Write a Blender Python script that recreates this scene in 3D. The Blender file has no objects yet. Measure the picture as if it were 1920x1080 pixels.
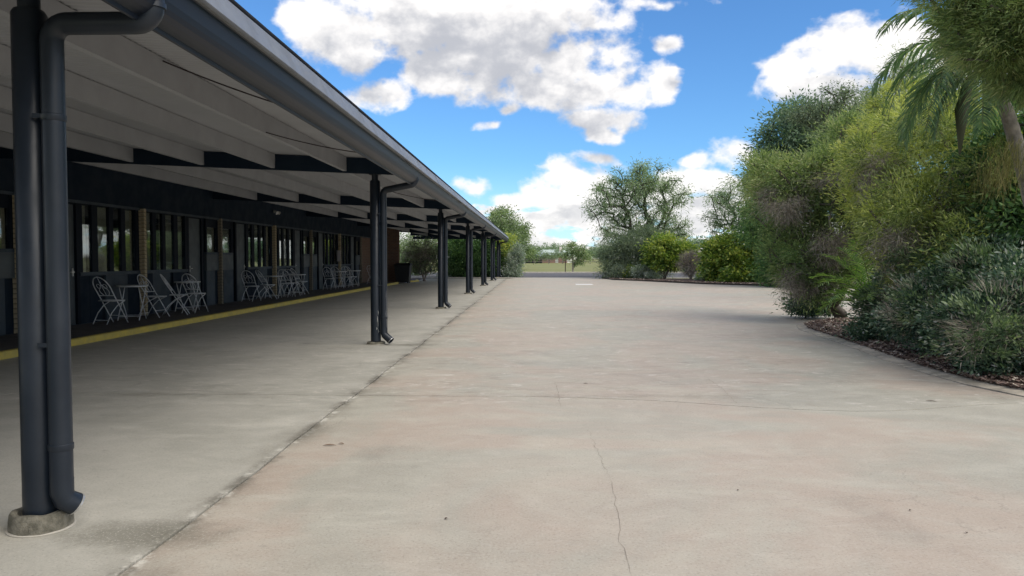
import bpy, math, random
import numpy as np
from mathutils import Vector, Matrix
R = math.radians
random.seed(7); rng = np.random.default_rng(11)
scene = bpy.context.scene
COL = scene.collection

# ------------------------------------------------------------------ camera
W0, H0, F0 = 1920.0, 1080.0, 1440.0
CAMZ, YAW, PITCH = 1.4, R(1.59), math.atan((540-484)/1440.0)
cam_d = bpy.data.cameras.new('camera'); cam = bpy.data.objects.new('camera', cam_d); COL.objects.link(cam)
cam.location = (0, 0, CAMZ); cam.rotation_euler = (R(90)-PITCH, 0, YAW)
cam_d.lens = 27.0; cam_d.sensor_width = 36.0; cam_d.clip_start = .05; cam_d.clip_end = 12000
scene.camera = cam
CM = cam.rotation_euler.to_matrix()
def ray(px, py): return (CM @ Vector(((px-960)/F0, -(py-540)/F0, -1.0))).normalized()
def at_z(px, py, z=0.0):
    d = ray(px, py); t = (z-CAMZ)/d.z; return Vector((d.x*t, d.y*t, z))
def at_y(px, py, Y):
    d = ray(px, py); t = Y/d.y; return Vector((d.x*t, Y, CAMZ+d.z*t))

# ------------------------------------------------------------------ light, view
SUN_EL, SUN_AZ = 47.0, 128.0        # azimuth clockwise from +Y
scene.view_settings.view_transform = 'Standard'
scene.view_settings.look = 'None'; scene.view_settings.gamma = 1.0
scene.view_settings.use_curve_mapping = False
scene.view_settings.exposure = 1.4
sd = bpy.data.lights.new('sun', 'SUN'); sd.energy = 1.35; sd.angle = R(60); sd.color = (1, .93, .83)
sun = bpy.data.objects.new('sun', sd); COL.objects.link(sun)
sv = Vector((math.sin(R(SUN_AZ))*math.cos(R(SUN_EL)), math.cos(R(SUN_AZ))*math.cos(R(SUN_EL)), math.sin(R(SUN_EL))))
sun.rotation_euler = sv.to_track_quat('Z', 'Y').to_euler(); sun.location = sv*100

class NT:
    """tiny helper for building node trees"""
    def __init__(s, nt): s.nt = nt
    def n(s, t, **k):
        x = s.nt.nodes.new(t)
        for a, b in k.items(): setattr(x, a, b)
        return x
    def put(s, sock, v):
        if isinstance(v, bpy.types.NodeSocket): s.nt.links.new(v, sock)
        elif v is not None: sock.default_value = v
    def m(s, op, a, b=None, c=None, clamp=False):
        x = s.n('ShaderNodeMath', operation=op, use_clamp=clamp)
        for i, v in enumerate((a, b, c)):
            if v is not None: s.put(x.inputs[i], v)
        return x.outputs[0]
    def v(s, op, a, b=None):
        x = s.n('ShaderNodeVectorMath', operation=op); s.put(x.inputs[0], a)
        if b is not None: s.put(x.inputs[1], b)
        return x.outputs['Value'] if op in ('LENGTH', 'DOT_PRODUCT') else x.outputs[0]
    def noise(s, vec, scale, detail=4, rough=.5, dist=0.0, out='Fac'):
        x = s.n('ShaderNodeTexNoise'); s.put(x.inputs['Vector'], vec)
        x.inputs['Scale'].default_value = scale; x.inputs['Detail'].default_value = detail
        x.inputs['Roughness'].default_value = rough; x.inputs['Distortion'].default_value = dist
        return x.outputs[out]
    def mix(s, f, a, b, mode='MIX'):
        x = s.n('ShaderNodeMix', data_type='RGBA', blend_type=mode); x.clamp_factor = True
        s.put(x.inputs[0], f); s.put(x.inputs[6], a); s.put(x.inputs[7], b); return x.outputs[2]
    def ss(s, x, a, b, lo=0.0, hi=1.0):
        r = s.n('ShaderNodeMapRange', interpolation_type='SMOOTHSTEP'); s.put(r.inputs[0], x)
        for i, v in enumerate((a, b, lo, hi)): r.inputs[i+1].default_value = v
        return r.outputs[0]

def c4(c): return (c[0], c[1], c[2], 1.0)

# ------------------------------------------------------------------ sky with cumulus
world = bpy.data.worlds.new('World'); scene.world = world; world.use_nodes = True
wt = world.node_tree; wt.nodes.clear(); N = NT(wt)
# cloud lobes: pixel where the lobe is seen, half sizes in px -> azimuth / elevation
LOBES = [(640,62,125,58),(560,45,50,34),(780,30,190,90),(930,70,190,95),(1000,10,170,70),(735,185,72,34),(690,190,60,22),(820,150,90,40),
 (1060,120,110,78),(1120,165,100,42),(1020,165,70,38),(1232,150,34,26),(1180,172,50,22),
 (1150,222,70,24),(1155,250,34,18),
 (1600,95,105,48),(1500,125,62,36),(1665,75,70,44),(1560,160,90,26),(1490,150,55,22),(1740,120,110,70),(1650,190,70,40),
 (1385,285,58,22),(1310,293,14,9),(1430,300,50,30),(1140,308,44,11),(880,352,30,12),(935,237,17,9),(1262,82,26,13),(960,205,14,11),
 (1075,345,62,30),(1000,365,45,22),(945,380,50,20),(1120,385,90,26),(1300,338,60,20),(1365,348,40,22),(1235,365,70,24),
 (1060,408,240,18),(1330,395,110,26),(900,410,90,18),(1240,1,60,8),(300,-60,120,70),(120,160,160,70),(-120,60,140,60),(2050,130,150,60),(2150,320,150,50)]
def azel(px, py):
    d = ray(px, py); return math.degrees(math.atan2(d.x, d.y)), math.degrees(math.asin(d.z))
g = bpy.data.node_groups.new('cloud_field', 'ShaderNodeTree')
g.interface.new_socket('Dir', in_out='INPUT', socket_type='NodeSocketVector')
g.interface.new_socket('Field', in_out='OUTPUT', socket_type='NodeSocketFloat')
g.interface.new_socket('Layer', in_out='OUTPUT', socket_type='NodeSocketFloat')
G = NT(g); gi = G.n('NodeGroupInput'); go = G.n('NodeGroupOutput')
D = G.v('NORMALIZE', gi.outputs[0])
sx = G.n('ShaderNodeSeparateXYZ'); G.put(sx.inputs[0], D)
az = G.m('MULTIPLY', G.m('ARCTAN2', sx.outputs[0], sx.outputs[1]), 57.2958)
el = G.m('MULTIPLY', G.m('ARCSINE', sx.outputs[2]), 57.2958)
cb = G.n('ShaderNodeCombineXYZ'); G.put(cb.inputs[0], az); G.put(cb.inputs[1], el)
P = cb.outputs[0]
wn = G.noise(D, 9.0, 2, .55, out='Color')                       # domain warp of the lobes
wv = G.v('MULTIPLY', G.v('SUBTRACT', wn, (.5, .5, .5)), (5.5, 3.2, 0))
P = G.v('ADD', P, wv)
acc = None
for (x, y, a, b) in LOBES:
    ca, ce = azel(x, y); sc = 57.3/1440
    dd = G.v('MULTIPLY', G.v('SUBTRACT', P, (ca, ce, 0)), (1/(a*sc*.93), 1/(b*sc), 0))
    f = G.m('MULTIPLY', G.m('SUBTRACT', 1.0, G.v('LENGTH', dd)), min(1.0, (b/45)**.55))
    if acc is None: acc = f
    else:
        x_ = G.n('ShaderNodeMath', operation='SMOOTH_MAX'); G.put(x_.inputs[0], acc); G.put(x_.inputs[1], f)
        x_.inputs[2].default_value = .12; acc = x_.outputs[0]
acc = G.m('MAXIMUM', acc, -.9)
# the same kind of sky all round: a cloud layer seen in perspective
zz = G.m('MAXIMUM', sx.outputs[2], .07)
lay = G.v('DIVIDE', D, None)
cz = G.n('ShaderNodeCombineXYZ'); [G.put(cz.inputs[i], zz) for i in range(3)]
G.put(lay.node.inputs[1], cz.outputs[0])
ln = G.noise(lay, .75, 3, .52)
glob = G.m('MULTIPLY', G.m('SUBTRACT', ln, .45), 5.0)
front = G.m('MULTIPLY', G.ss(G.m('ABSOLUTE', az), 38, 52, 1, 0), G.ss(el, 21, 30, 1, 0))
glob = G.m('SUBTRACT', glob, G.m('MULTIPLY', front, 3.0))
bank = G.m('MULTIPLY', G.m('SUBTRACT', G.noise(G.v('MULTIPLY', D, (1, 1, 3.4)), 10.0, 5, .6), .42), 6.5)
bank = G.m('SUBTRACT', bank, G.ss(el, 2.8, 7.0, 0, 3.0))
G.put(go.inputs[0], acc)
G.put(go.inputs[1], G.m('MAXIMUM', glob, bank))
g2 = bpy.data.node_groups.new('cloud_billow', 'ShaderNodeTree')
g2.interface.new_socket('Dir', in_out='INPUT', socket_type='NodeSocketVector')
g2.interface.new_socket('Billow', in_out='OUTPUT', socket_type='NodeSocketFloat')
G = NT(g2); gi = G.n('NodeGroupInput'); go = G.n('NodeGroupOutput')
dn = G.v('MULTIPLY', gi.outputs[0], (1, 1, 1.35))
n1 = G.m('SUBTRACT', G.noise(dn, 13.0, 7, .55), .5)
n2 = G.m('SUBTRACT', .16, G.m('ABSOLUTE', G.m('SUBTRACT', G.noise(dn, 21.0, 4, .55), .5)))
G.put(go.inputs[0], G.m('ADD', G.m('MULTIPLY', n1, 1.9), G.m('MULTIPLY', n2, 1.7)))

tc = N.n('ShaderNodeTexCoord'); Dw = N.v('NORMALIZE', tc.outputs['Generated'])
def call(gr, off, out=0):
    q = N.n('ShaderNodeGroup'); q.node_tree = gr; N.put(q.inputs[0], N.v('ADD', Dw, off)); return q
A0 = call(g, (0, 0, 0)); A2 = call(g, (-.01, -.01, .045))
b0 = call(g2, (0, 0, 0)).outputs[0]; b1 = call(g2, (-.010, -.004, .017)).outputs[0]
f0 = N.m('ADD', N.m('MAXIMUM', A0.outputs[0], A0.outputs[1]), b0)
f2 = N.m('ADD', N.m('MAXIMUM', A2.outputs[0], A0.outputs[1]), N.m('MULTIPLY', b1, .8))
alpha = N.ss(f0, -.04, .50)
rel = N.m('SUBTRACT', b0, b1)
deep = N.ss(f2, -.3, 1.35)
lit = N.m('ADD', N.m('MULTIPLY', rel, .36), N.m('SUBTRACT', 1.0, N.m('MULTIPLY', deep, N.ss(N.v('DOT_PRODUCT', Dw, (0,0,1)), .03, .20, .30, .66))), clamp=True)
csep = N.n('ShaderNodeSeparateXYZ'); N.put(csep.inputs[0], Dw)
sky = N.n('ShaderNodeTexSky', sky_type='NISHITA'); sky.sun_disc = False
sky.sun_elevation = R(SUN_EL); sky.sun_rotation = R(SUN_AZ) ; sky.air_density = 1.0; sky.dust_density = .3; sky.ozone_density = 2.2
skyc = N.mix(1.0, sky.outputs[0], (.42, .70, .97, 1), 'MULTIPLY')
lowm = N.ss(csep.outputs[2], -.02, .13, 1, 0)
skyc = N.mix(N.m('MULTIPLY', lowm, .45), skyc, (5.6, 7.4, 9.2, 1))
CB = 6.25
ccol = N.mix(N.ss(lit, .25, 1.08), (CB*.52, CB*.53, CB*.57, 1), (CB*1.06, CB*1.03, CB*1.0, 1))
below = N.ss(csep.outputs[2], -.03, -.005, 0, 1)
col = N.mix(N.m('MULTIPLY', N.m('MULTIPLY', alpha, .97), below), skyc, ccol)
bg = N.n('ShaderNodeBackground'); N.put(bg.inputs[0], col); bg.inputs[1].default_value = .066
ow = N.n('ShaderNodeOutputWorld'); wt.links.new(bg.outputs[0], ow.inputs[0])
world.cycles.sampling_method = 'MANUAL'; world.cycles.sample_map_resolution = 512

# ------------------------------------------------------------------ materials
MATS = {}
def mat(name, col, rough=.6, metal=0.0, spec=.5, var=0.0, vscale=3.0, bump=0.0, bscale=40.0, col2=None, coord='Object', coat=0.0):
    m = bpy.data.materials.new(name); m.use_nodes = True; nt = m.node_tree; T = NT(nt)
    b = nt.nodes['Principled BSDF']
    b.inputs['Roughness'].default_value = rough; b.inputs['Metallic'].default_value = metal
    b.inputs['Specular IOR Level'].default_value = spec; b.inputs['Coat Weight'].default_value = coat
    co = T.n('ShaderNodeTexCoord').outputs[coord] if coord != 'World' else T.n('ShaderNodeNewGeometry').outputs['Position']
    base = c4(col)
    if var > 0:
        c2 = col2 if col2 else tuple(x*(1-var) for x in col)
        f = T.ss(T.noise(co, vscale, 6, .6), .32, .68)
        cc = T.mix(f, c4(col), c4(c2)); T.put(b.inputs['Base Color'], cc)
        T.put(b.inputs['Roughness'], T.ss(T.noise(co, vscale*2.3, 4), .3, .7, max(.05, rough-.08), min(1, rough+.1)))
    else: b.inputs['Base Color'].default_value = base
    if bump > 0:
        bn = T.n('ShaderNodeBump'); bn.inputs['Strength'].default_value = bump; bn.inputs['Distance'].default_value = .01
        T.put(bn.inputs['Height'], T.noise(co, bscale, 5, .6)); T.put(b.inputs['Normal'], bn.outputs[0])
    MATS[name] = m; return m

navy = mat('navy_paint', (.006, .011, .019), .38, spec=.42, var=.35, vscale=2.2, bump=.12, bscale=14, col2=(.013, .019, .029))
gutter_m = mat('gutter_navy_paint', (.009, .014, .024), .42, spec=.28, var=.0, vscale=1.5, col2=(.013, .019, .029), coord='World')
navy_dull = mat('navy_wall_paint', (.007, .017, .034), .7, spec=.2, var=.3, vscale=1.5, bump=.1, col2=(.010,.020,.036))
greyblue = mat('grey_blue_board', (.045, .066, .090), .6, var=.3, vscale=2)
greydoor = mat('grey_door_paint', (.075, .094, .108), .5, var=.25, vscale=2)
frame_dark = mat('dark_window_frame', (.005, .010, .020), .6, spec=.15)
ceil_w = mat('off_white_steel', (.365, .375, .395), .55, var=.09, vscale=1.2, bump=.1, coord='World')
purlin_w = mat('off_white_timber', (.34, .35, .37), .6, var=.12, vscale=2.0, bump=.25, bscale=20)
zinc = mat('weathered_zinc_cap', (.18, .20, .235), .5, metal=.1, var=.25, vscale=2.5, bump=.05, coord='World')
concrete_ring = mat('mossy_concrete', (.22, .205, .165), .9, var=.6, vscale=14, bump=1.0, bscale=60, col2=(.09, .085, .065))
yellow = mat('yellow_kerb_paint', (.66, .52, .10), .7, var=.4, vscale=5, bump=.4, col2=(.50, .41, .12), coord='World')
chipwhite = mat('chipped_paint', (.55, .55, .52), .8)
chair_m = mat('dusty_white_metal', (.80, .81, .84), .5, var=.3, vscale=8)
chair_d = mat('dull_grey_metal', (.24, .24, .255), .5, var=.3, vscale=8)
black_pl = mat('black_plastic', (.010, .013, .018), .45, bump=.1)
rubber = mat('cable_rubber', (.02, .012, .014), .6)
curtain = mat('beige_curtain', (.48, .45, .38), .9, var=.3, vscale=3)
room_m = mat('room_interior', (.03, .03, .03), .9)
white_m = mat('white_fitting', (.7, .7, .68), .4)
alu = mat('aluminium', (.5, .5, .5), .35, metal=.8)
cream = mat('cream_brick', (.55, .46, .31), .85, var=.45, vscale=9, bump=.5, bscale=60, col2=(.30, .235, .14))
cream2 = mat('tan_brick', (.27, .235, .18), .85, var=.45, vscale=9, bump=.5, bscale=60)
mortar = mat('grey_mortar', (.11, .105, .095), .95, bump=.5)
bark_g = mat('grey_bark', (.13, .115, .095), .9, var=.5, vscale=9, bump=.8, bscale=30)
bark_p = mat('pale_bark', (.30, .27, .23), .85, var=.5, vscale=6, bump=.5, bscale=20)
bark_d = mat('dark_bark', (.055, .045, .037), .95, var=.4, vscale=9, bump=.8, bscale=30)
deadtw = mat('dead_twig', (.235, .20, .185), .9, var=.4, vscale=3)

def brickwall_mat():
    m = bpy.data.materials.new('brown_brick_wall'); m.use_nodes = True; T = NT(m.node_tree); b = m.node_tree.nodes['Principled BSDF']
    co = T.n('ShaderNodeTexCoord').outputs['Object']; sp = T.n('ShaderNodeSeparateXYZ'); T.put(sp.inputs[0], co)
    cbx = T.n('ShaderNodeCombineXYZ'); T.put(cbx.inputs[0], T.m('ADD', sp.outputs[0], sp.outputs[1])); T.put(cbx.inputs[1], sp.outputs[2])
    br = T.n('ShaderNodeTexBrick'); T.put(br.inputs['Vector'], cbx.outputs[0])
    br.inputs['Color1'].default_value = (.20, .115, .075, 1); br.inputs['Color2'].default_value = (.15, .085, .06, 1)
    br.inputs['Mortar'].default_value = (.17, .15, .13, 1); br.inputs['Scale'].default_value = 1
    br.inputs['Brick Width'].default_value = .24; br.inputs['Row Height'].default_value = .086; br.inputs['Mortar Size'].default_value = .01
    T.put(b.inputs['Base Color'], br.outputs[0]); b.inputs['Roughness'].default_value = .9
    return m
brickwall = brickwall_mat()

def glass_mat():
    m = bpy.data.materials.new('window_glass'); m.use_nodes = True; nt = m.node_tree; nt.nodes.clear(); T = NT(nt)
    gl = T.n('ShaderNodeBsdfGlossy'); gl.inputs['Roughness'].default_value = .02; gl.inputs['Color'].default_value = (.9, .95, .95, 1)
    tr = T.n('ShaderNodeBsdfTransparent'); tr.inputs['Color'].default_value = (.80, .83, .81, 1)
    lw = T.n('ShaderNodeLayerWeight'); lw.inputs['Blend'].default_value = .5
    fr = T.m('ADD', .06, T.m('MULTIPLY', T.m('POWER', lw.outputs['Facing'], 3.0), 1.0), clamp=True)
    bn = T.n('ShaderNodeBump'); bn.inputs['Strength'].default_value = .08; bn.inputs['Distance'].default_value = .02
    T.put(bn.inputs['Height'], T.noise(T.n('ShaderNodeNewGeometry').outputs['Position'], 1.6, 2)); T.put(gl.inputs['Normal'], bn.outputs[0])
    mx = T.n('ShaderNodeMixShader'); T.put(mx.inputs[0], fr); T.put(mx.inputs[1], tr.outputs[0]); T.put(mx.inputs[2], gl.outputs[0])
    o = T.n('ShaderNodeOutputMaterial'); T.put(o.inputs[0], mx.outputs[0]); return m
glass = glass_mat()

def concrete_mat(name, a, b_, c, pink=1.0):
    m = bpy.data.materials.new(name); m.use_nodes = True; T = NT(m.node_tree); b = m.node_tree.nodes['Principled BSDF']
    pos = T.n('ShaderNodeNewGeometry').outputs['Position']
    sp = T.n('ShaderNodeSeparateXYZ'); T.put(sp.inputs[0], pos)
    big = T.ss(T.noise(pos, .42, 6, .6, .9), .42, .60)
    col = T.mix(big, c4(a), c4(b_))
    swirl = T.ss(T.noise(T.v('MULTIPLY', pos, (.5, 1.1, 1)), 1.3, 7, .62, 1.4), .42, .70)
    col = T.mix(T.m('MULTIPLY', swirl, .6), col, c4(c))
    # trowelled streaks and scuffs across the drive
    st = T.ss(T.noise(T.v('MULTIPLY', pos, (.7, 1.7, 1)), 1.5, 8, .70, 2.0), .50, .66)
    fin = T.ss(T.m('ADD', sp.outputs[1], T.m('MULTIPLY', T.noise(pos, .9, 3), .5)), 7.2, 7.9, .22, 1.0)
    col = T.mix(T.m('MULTIPLY', T.m('MULTIPLY', st, fin), .50), col, c4(tuple(x*.66 for x in a)))
    st2 = T.ss(T.noise(T.v('MULTIPLY', pos, (1.0, 2.2, 1)), 1.9, 8, .72, 2.6), .54, .66)
    col = T.mix(T.m('MULTIPLY', T.m('MULTIPLY', st2, fin), .75), col, (.60, .56, .50, 1))
    # dark patches of old oil and damp
    oil = T.ss(T.noise(T.v('ADD', pos, (13, 4, 0)), .8, 6, .65, .5), .60, .76)
    col = T.mix(T.m('MULTIPLY', oil, .28), col, (.19, .165, .14, 1))
    drip = T.ss(T.noise(T.v('ADD', T.v('MULTIPLY', pos, (1.0, 1.3, 1)), (3, 9, 0)), 3.1, 5, .6, .8), .64, .74)
    col = T.mix(T.m('MULTIPLY', T.m('MULTIPLY', drip, T.ss(sp.outputs[0], -2.2, -1.6, 1, .3)), .42), col, (.14, .13, .115, 1))
    dus = T.ss(T.noise(T.v('ADD', pos, (5, 2, 0)), 2.2, 8, .75, .8), .40, .75)
    col = T.mix(T.m('MULTIPLY', dus, .34), col, c4(tuple(x*1.22 for x in c)))
    # dirt caught along the joints (x = -1.86 and y = 7.75)
    wob = T.m('MULTIPLY', T.noise(pos, 2.6, 5, .7), .5)
    dj = T.m('ABSOLUTE', T.m('ADD', sp.outputs[0], 1.825)); dirt = T.ss(T.m('SUBTRACT', dj, wob), -.26, .05, 1, 0)
    dj2 = T.m('ABSOLUTE', T.m('ADD', sp.outputs[1], -7.75)); dirt2 = T.ss(T.m('SUBTRACT', dj2, wob), -.27, -.06, 1, 0)
    dirt = T.m('MULTIPLY', T.m('MAXIMUM', dirt, T.m('MULTIPLY', dirt2, .6)), T.ss(T.noise(pos, 1.1, 4, .6), .35, .7))
    col = T.mix(T.m('MULTIPLY', dirt, .55), col, (.14, .125, .095, 1))
    # chipped pale arrises and dark seepage right at the joint
    edg = T.m('MULTIPLY', T.ss(dj, .075, .02), T.ss(T.noise(pos, 7, 5, .7), .50, .60))
    col = T.mix(T.m('MULTIPLY', edg, .75), col, (.62, .60, .53, 1))
    seep = T.m('MULTIPLY', T.ss(dj, .10, .012), T.ss(T.noise(T.v('ADD', pos, (7, 0, 0)), 2.2, 5, .7), .46, .60))
    col = T.mix(T.m('MULTIPLY', seep, .7), col, (.10, .09, .07, 1))
    # darker ragged streaks between the downpipe spouts and the joint
    w = None
    for k, Yk in enumerate(POST_Y[:6]):
        dx = T.m('MULTIPLY', T.m('ADD', sp.outputs[0], 2.0), 1.5); dy = T.m('MULTIPLY', T.m('ADD', sp.outputs[1], -(Yk-.08)), 3.2)
        dd = T.m('SQRT', T.m('ADD', T.m('MULTIPLY', dx, dx), T.m('MULTIPLY', dy, dy)))
        w = dd if w is None else T.m('MINIMUM', w, dd)
    ws = T.ss(T.m('SUBTRACT', w, T.m('MULTIPLY', T.noise(pos, 3.5, 5, .7), 1.1)), -.35, .35, 1, 0)
    col = T.mix(T.m('MULTIPLY', ws, .62), col, (.125, .118, .09, 1))
    # faint crazing and hairline cracks
    vor = T.n('ShaderNodeTexVoronoi', feature='DISTANCE_TO_EDGE'); vor.inputs['Scale'].default_value = .75
    T.put(vor.inputs['Vector'], T.v('ADD', pos, T.v('MULTIPLY', T.noise(pos, 2.2, 6, .7, out='Color'), (.55, .55, 0))))
    hair = T.m('MULTIPLY', T.ss(vor.outputs['Distance'], .006, .001), T.ss(T.noise(T.v('ADD', pos, (3, 3, 0)), .6, 3, .6), .54, .64))
    col = T.mix(T.m('MULTIPLY', hair, .26), col, (.15, .13, .11, 1))
    # speckle of exposed aggregate, stronger inside the streaks by the spouts
    spk = T.noise(pos, 70, 3, .75); spk2 = T.noise(pos, 24, 4, .65)
    col = T.mix(T.m('MULTIPLY', T.ss(spk, .54, .66), T.m('ADD', .26, T.m('MULTIPLY', ws, .3))), col, (.62, .60, .52, 1))
    col = T.mix(T.m('MULTIPLY', T.ss(spk, .45, .32), .42), col, (.15, .13, .11, 1))
    col = T.mix(T.m('MULTIPLY', T.ss(spk2, .45, .28), .22), col, (.19, .17, .14, 1))
    T.put(b.inputs['Base Color'], col); b.inputs['Specular IOR Level'].default_value = .35
    T.put(b.inputs['Roughness'], T.ss(swirl, 0, 1, .62, .78))
    bn = T.n('ShaderNodeBump'); bn.inputs['Strength'].default_value = .35; bn.inputs['Distance'].default_value = .004
    T.put(bn.inputs['Height'], T.m('ADD', T.m('MULTIPLY', spk, .6), T.m('MULTIPLY', T.noise(pos, 6, 6, .65), 2.0))); T.put(b.inputs['Normal'], bn.outputs[0])
    return m
POST_Y = [3.88+0.0, 12.4, 21.2, 30.0, 38.8, 47.4, 55.6]
drive_m = concrete_mat('pinkish_concrete', (.41, .342, .280), (.362, .343, .287), (.44, .418, .352))
bay_m = concrete_mat('grey_green_concrete', (.41, .395, .345), (.35, .34, .295), (.46, .44, .385))
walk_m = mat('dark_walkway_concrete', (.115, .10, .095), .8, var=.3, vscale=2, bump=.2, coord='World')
joint_m = mat('joint_dirt', (.035, .030, .024), .95, var=.5, vscale=6, coord='World')
asphalt = mat('asphalt', (.115, .112, .118), .85, var=.25, vscale=2, bump=.3, coord='World')
kerb_m = mat('pale_kerb_concrete', (.50, .47, .41), .85, var=.25, vscale=3, bump=.3, coord='World')
edge_m = mat('bed_edge_concrete', (.52, .46, .37), .85, var=.45, vscale=5, bump=.6, coord='World')
crack_m = mat('crack_brown', (.22, .19, .155), .95)  # plain brown of the thin crack ribbons laid on the slabs
soil_m = mat('mulch_soil', (.10, .066, .050), .95, var=.5, vscale=12, bump=1.0, bscale=50, coord='World')

def grass_mat():
    m = bpy.data.materials.new('field_grass'); m.use_nodes = True; T = NT(m.node_tree); b = m.node_tree.nodes['Principled BSDF']
    pos = T.n('ShaderNodeNewGeometry').outputs['Position']
    c = T.mix(T.ss(T.noise(pos, .035, 5, .6), .35, .65), (.19, .215, .085, 1), (.25, .245, .12, 1))
    c = T.mix(T.ss(T.noise(T.v('MULTIPLY', pos, (.25, 1, 1)), .5, 6, .7), .45, .7), c, (.155, .185, .07, 1))
    c = T.mix(T.ss(T.noise(pos, 7, 6, .7), .5, .7), c, (.29, .26, .15, 1))
    T.put(b.inputs['Base Color'], c); b.inputs['Roughness'].default_value = .95; b.inputs['Specular IOR Level'].default_value = .1
    return m
grass_m = grass_mat()

LEAF_GAIN = 3.0
def leaf_mat(name, cols, trans=.42, rough=.55, gloss=.25):
    """cols: list of 3-4 linear colours spread over the per-leaf 'tint' attribute"""
    cols = [tuple(min(.6, x*LEAF_GAIN) for x in c) for c in cols]
    m = bpy.data.materials.new(name); m.use_nodes = True; nt = m.node_tree; T = NT(nt); b = nt.nodes['Principled BSDF']
    at = T.n('ShaderNodeAttribute', attribute_name='tint')
    rp = T.n('ShaderNodeValToRGB'); T.put(rp.inputs[0], at.outputs['Fac']); e = rp.color_ramp.elements
    while len(e) < len(cols): e.new(.5)
    for i, cc in enumerate(cols): e[i].position = i/(len(cols)-1); e[i].color = c4(cc)
    T.put(b.inputs['Base Color'], rp.outputs[0]); b.inputs['Roughness'].default_value = rough; b.inputs['Specular IOR Level'].default_value = gloss
    tr = T.n('ShaderNodeBsdfTranslucent'); T.put(tr.inputs[0], T.mix(1.0, rp.outputs[0], (1.1, 1.25, .6, 1), 'MULTIPLY'))
    mx = T.n('ShaderNodeMixShader'); mx.inputs[0].default_value = trans
    T.put(mx.inputs[1], b.outputs[0]); T.put(mx.inputs[2], tr.outputs[0])
    T.put(nt.nodes['Material Output'].inputs[0], mx.outputs[0]); return m

# ------------------------------------------------------------------ mesh helpers
class MB:
    def __init__(s): s.v = []; s.f = []
    def add(s, vs, fs):
        o = len(s.v); s.v += [tuple(x) for x in vs]; s.f += [tuple(i+o for i in f) for f in fs]; return s
    def box(s, x0, x1, y0, y1, z0, z1):
        return s.add([(x0,y0,z0),(x1,y0,z0),(x1,y1,z0),(x0,y1,z0),(x0,y0,z1),(x1,y0,z1),(x1,y1,z1),(x0,y1,z1)],
                     [(0,3,2,1),(4,5,6,7),(0,1,5,4),(1,2,6,5),(2,3,7,6),(3,0,4,7)])
    def tube(s, pts, r, n=8, cap=True, closed=False):
        pts = [Vector(p) for p in pts]; m = len(pts)
        rs = r if hasattr(r, '__len__') else [r]*m
        vs = []; up = None
        for i, p in enumerate(pts):
            if closed: t = pts[(i+1) % m]-pts[i-1]
            else: t = pts[min(i+1, m-1)]-pts[max(i-1, 0)]
            if t.length < 1e-9: t = Vector((0,0,1))
            t.normalize()
            if up is None: up = Vector((1,0,0)) if abs(t.x) < .8 else Vector((0,1,0))
            a = (up-t*up.dot(t)); 
            if a.length < 1e-6: a = t.orthogonal()
            a.normalize(); up = a; b = t.cross(a)
            for k in range(n):
                w = 2*math.pi*k/n; vs.append(p+(a*math.cos(w)+b*math.sin(w))*rs[i])
        fs = []
        for i in range(m if closed else m-1):
            j = (i+1) % m
            for k in range(n): l = (k+1) % n; fs.append((i*n+k, i*n+l, j*n+l, j*n+k))
        if cap and not closed: fs.append(tuple(range(n))[::-1]); fs.append(tuple((m-1)*n+k for k in range(n)))
        return s.add(vs, fs)
    def lathe(s, prof, n=32, c=(0,0)):
        vs = [(c[0]+r*math.cos(2*math.pi*k/n), c[1]+r*math.sin(2*math.pi*k/n), z) for r, z in prof for k in range(n)]
        fs = [(i*n+k, i*n+(k+1) % n, (i+1)*n+(k+1) % n, (i+1)*n+k) for i in range(len(prof)-1) for k in range(n)]
        fs.append(tuple(range(n))[::-1]); fs.append(tuple((len(prof)-1)*n+k for k in range(n)))
        return s.add(vs, fs)
    def prism_y(s, prof, y0, y1, close=True):
        """profile of (x,z) extruded along y"""
        n = len(prof); vs = [(x, y0, z) for x, z in prof]+[(x, y1, z) for x, z in prof]
        fs = [(k, k+n, (k+1) % n+n, (k+1) % n) for k in range(n if close else n-1)]
        if close: fs += [tuple(range(n)), tuple(range(n, 2*n))[::-1]]
        return s.add(vs, fs)
    def mesh(s, name, m, smooth=False, bevel=None):
        me = bpy.data.meshes.new(name); me.from_pydata(s.v, [], s.f); me.materials.append(m)
        if smooth: me.polygons.foreach_set('use_smooth', [True]*len(me.polygons))
        me.update(); return me
    def build(s, name, m, parent=None, smooth=False, loc=None, bevel=0.0):
        o = bpy.data.objects.new(name, s.mesh(name, m, smooth)); COL.objects.link(o)
        if parent is not None: o.parent = parent
        if loc is not None: o.location = loc
        if bevel:
            b = o.modifiers.new('bevel', 'BEVEL'); b.width = bevel; b.segments = 2; b.limit_method = 'ANGLE'
        if smooth == 'auto':
            try: me = o.data; me.set_sharp_from_angle(angle=R(35))
            except Exception: pass
        return o
def tag(o, label=None, cat=None, group=None, kind=None):
    if label: o['label'] = label
    if cat: o['category'] = cat
    if group: o['group'] = group
    if kind: o['kind'] = kind
    return o
def empty(name, loc=(0,0,0), rz=0.0):
    o = bpy.data.objects.new(name, None); COL.objects.link(o); o.location = loc; o.rotation_euler = (0,0,rz); o.empty_display_size = .2
    return o
def link(name, me, parent=None, loc=None):
    o = bpy.data.objects.new(name, me); COL.objects.link(o)
    if parent is not None: o.parent = parent
    if loc is not None: o.location = loc
    return o
KIDS = {}
def copy_tree(o, parent=None):
    c = o.copy(); COL.objects.link(c)
    if parent is not None: c.parent = parent
    for ch in list(o.children): copy_tree(ch, c)
    return c

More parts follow.
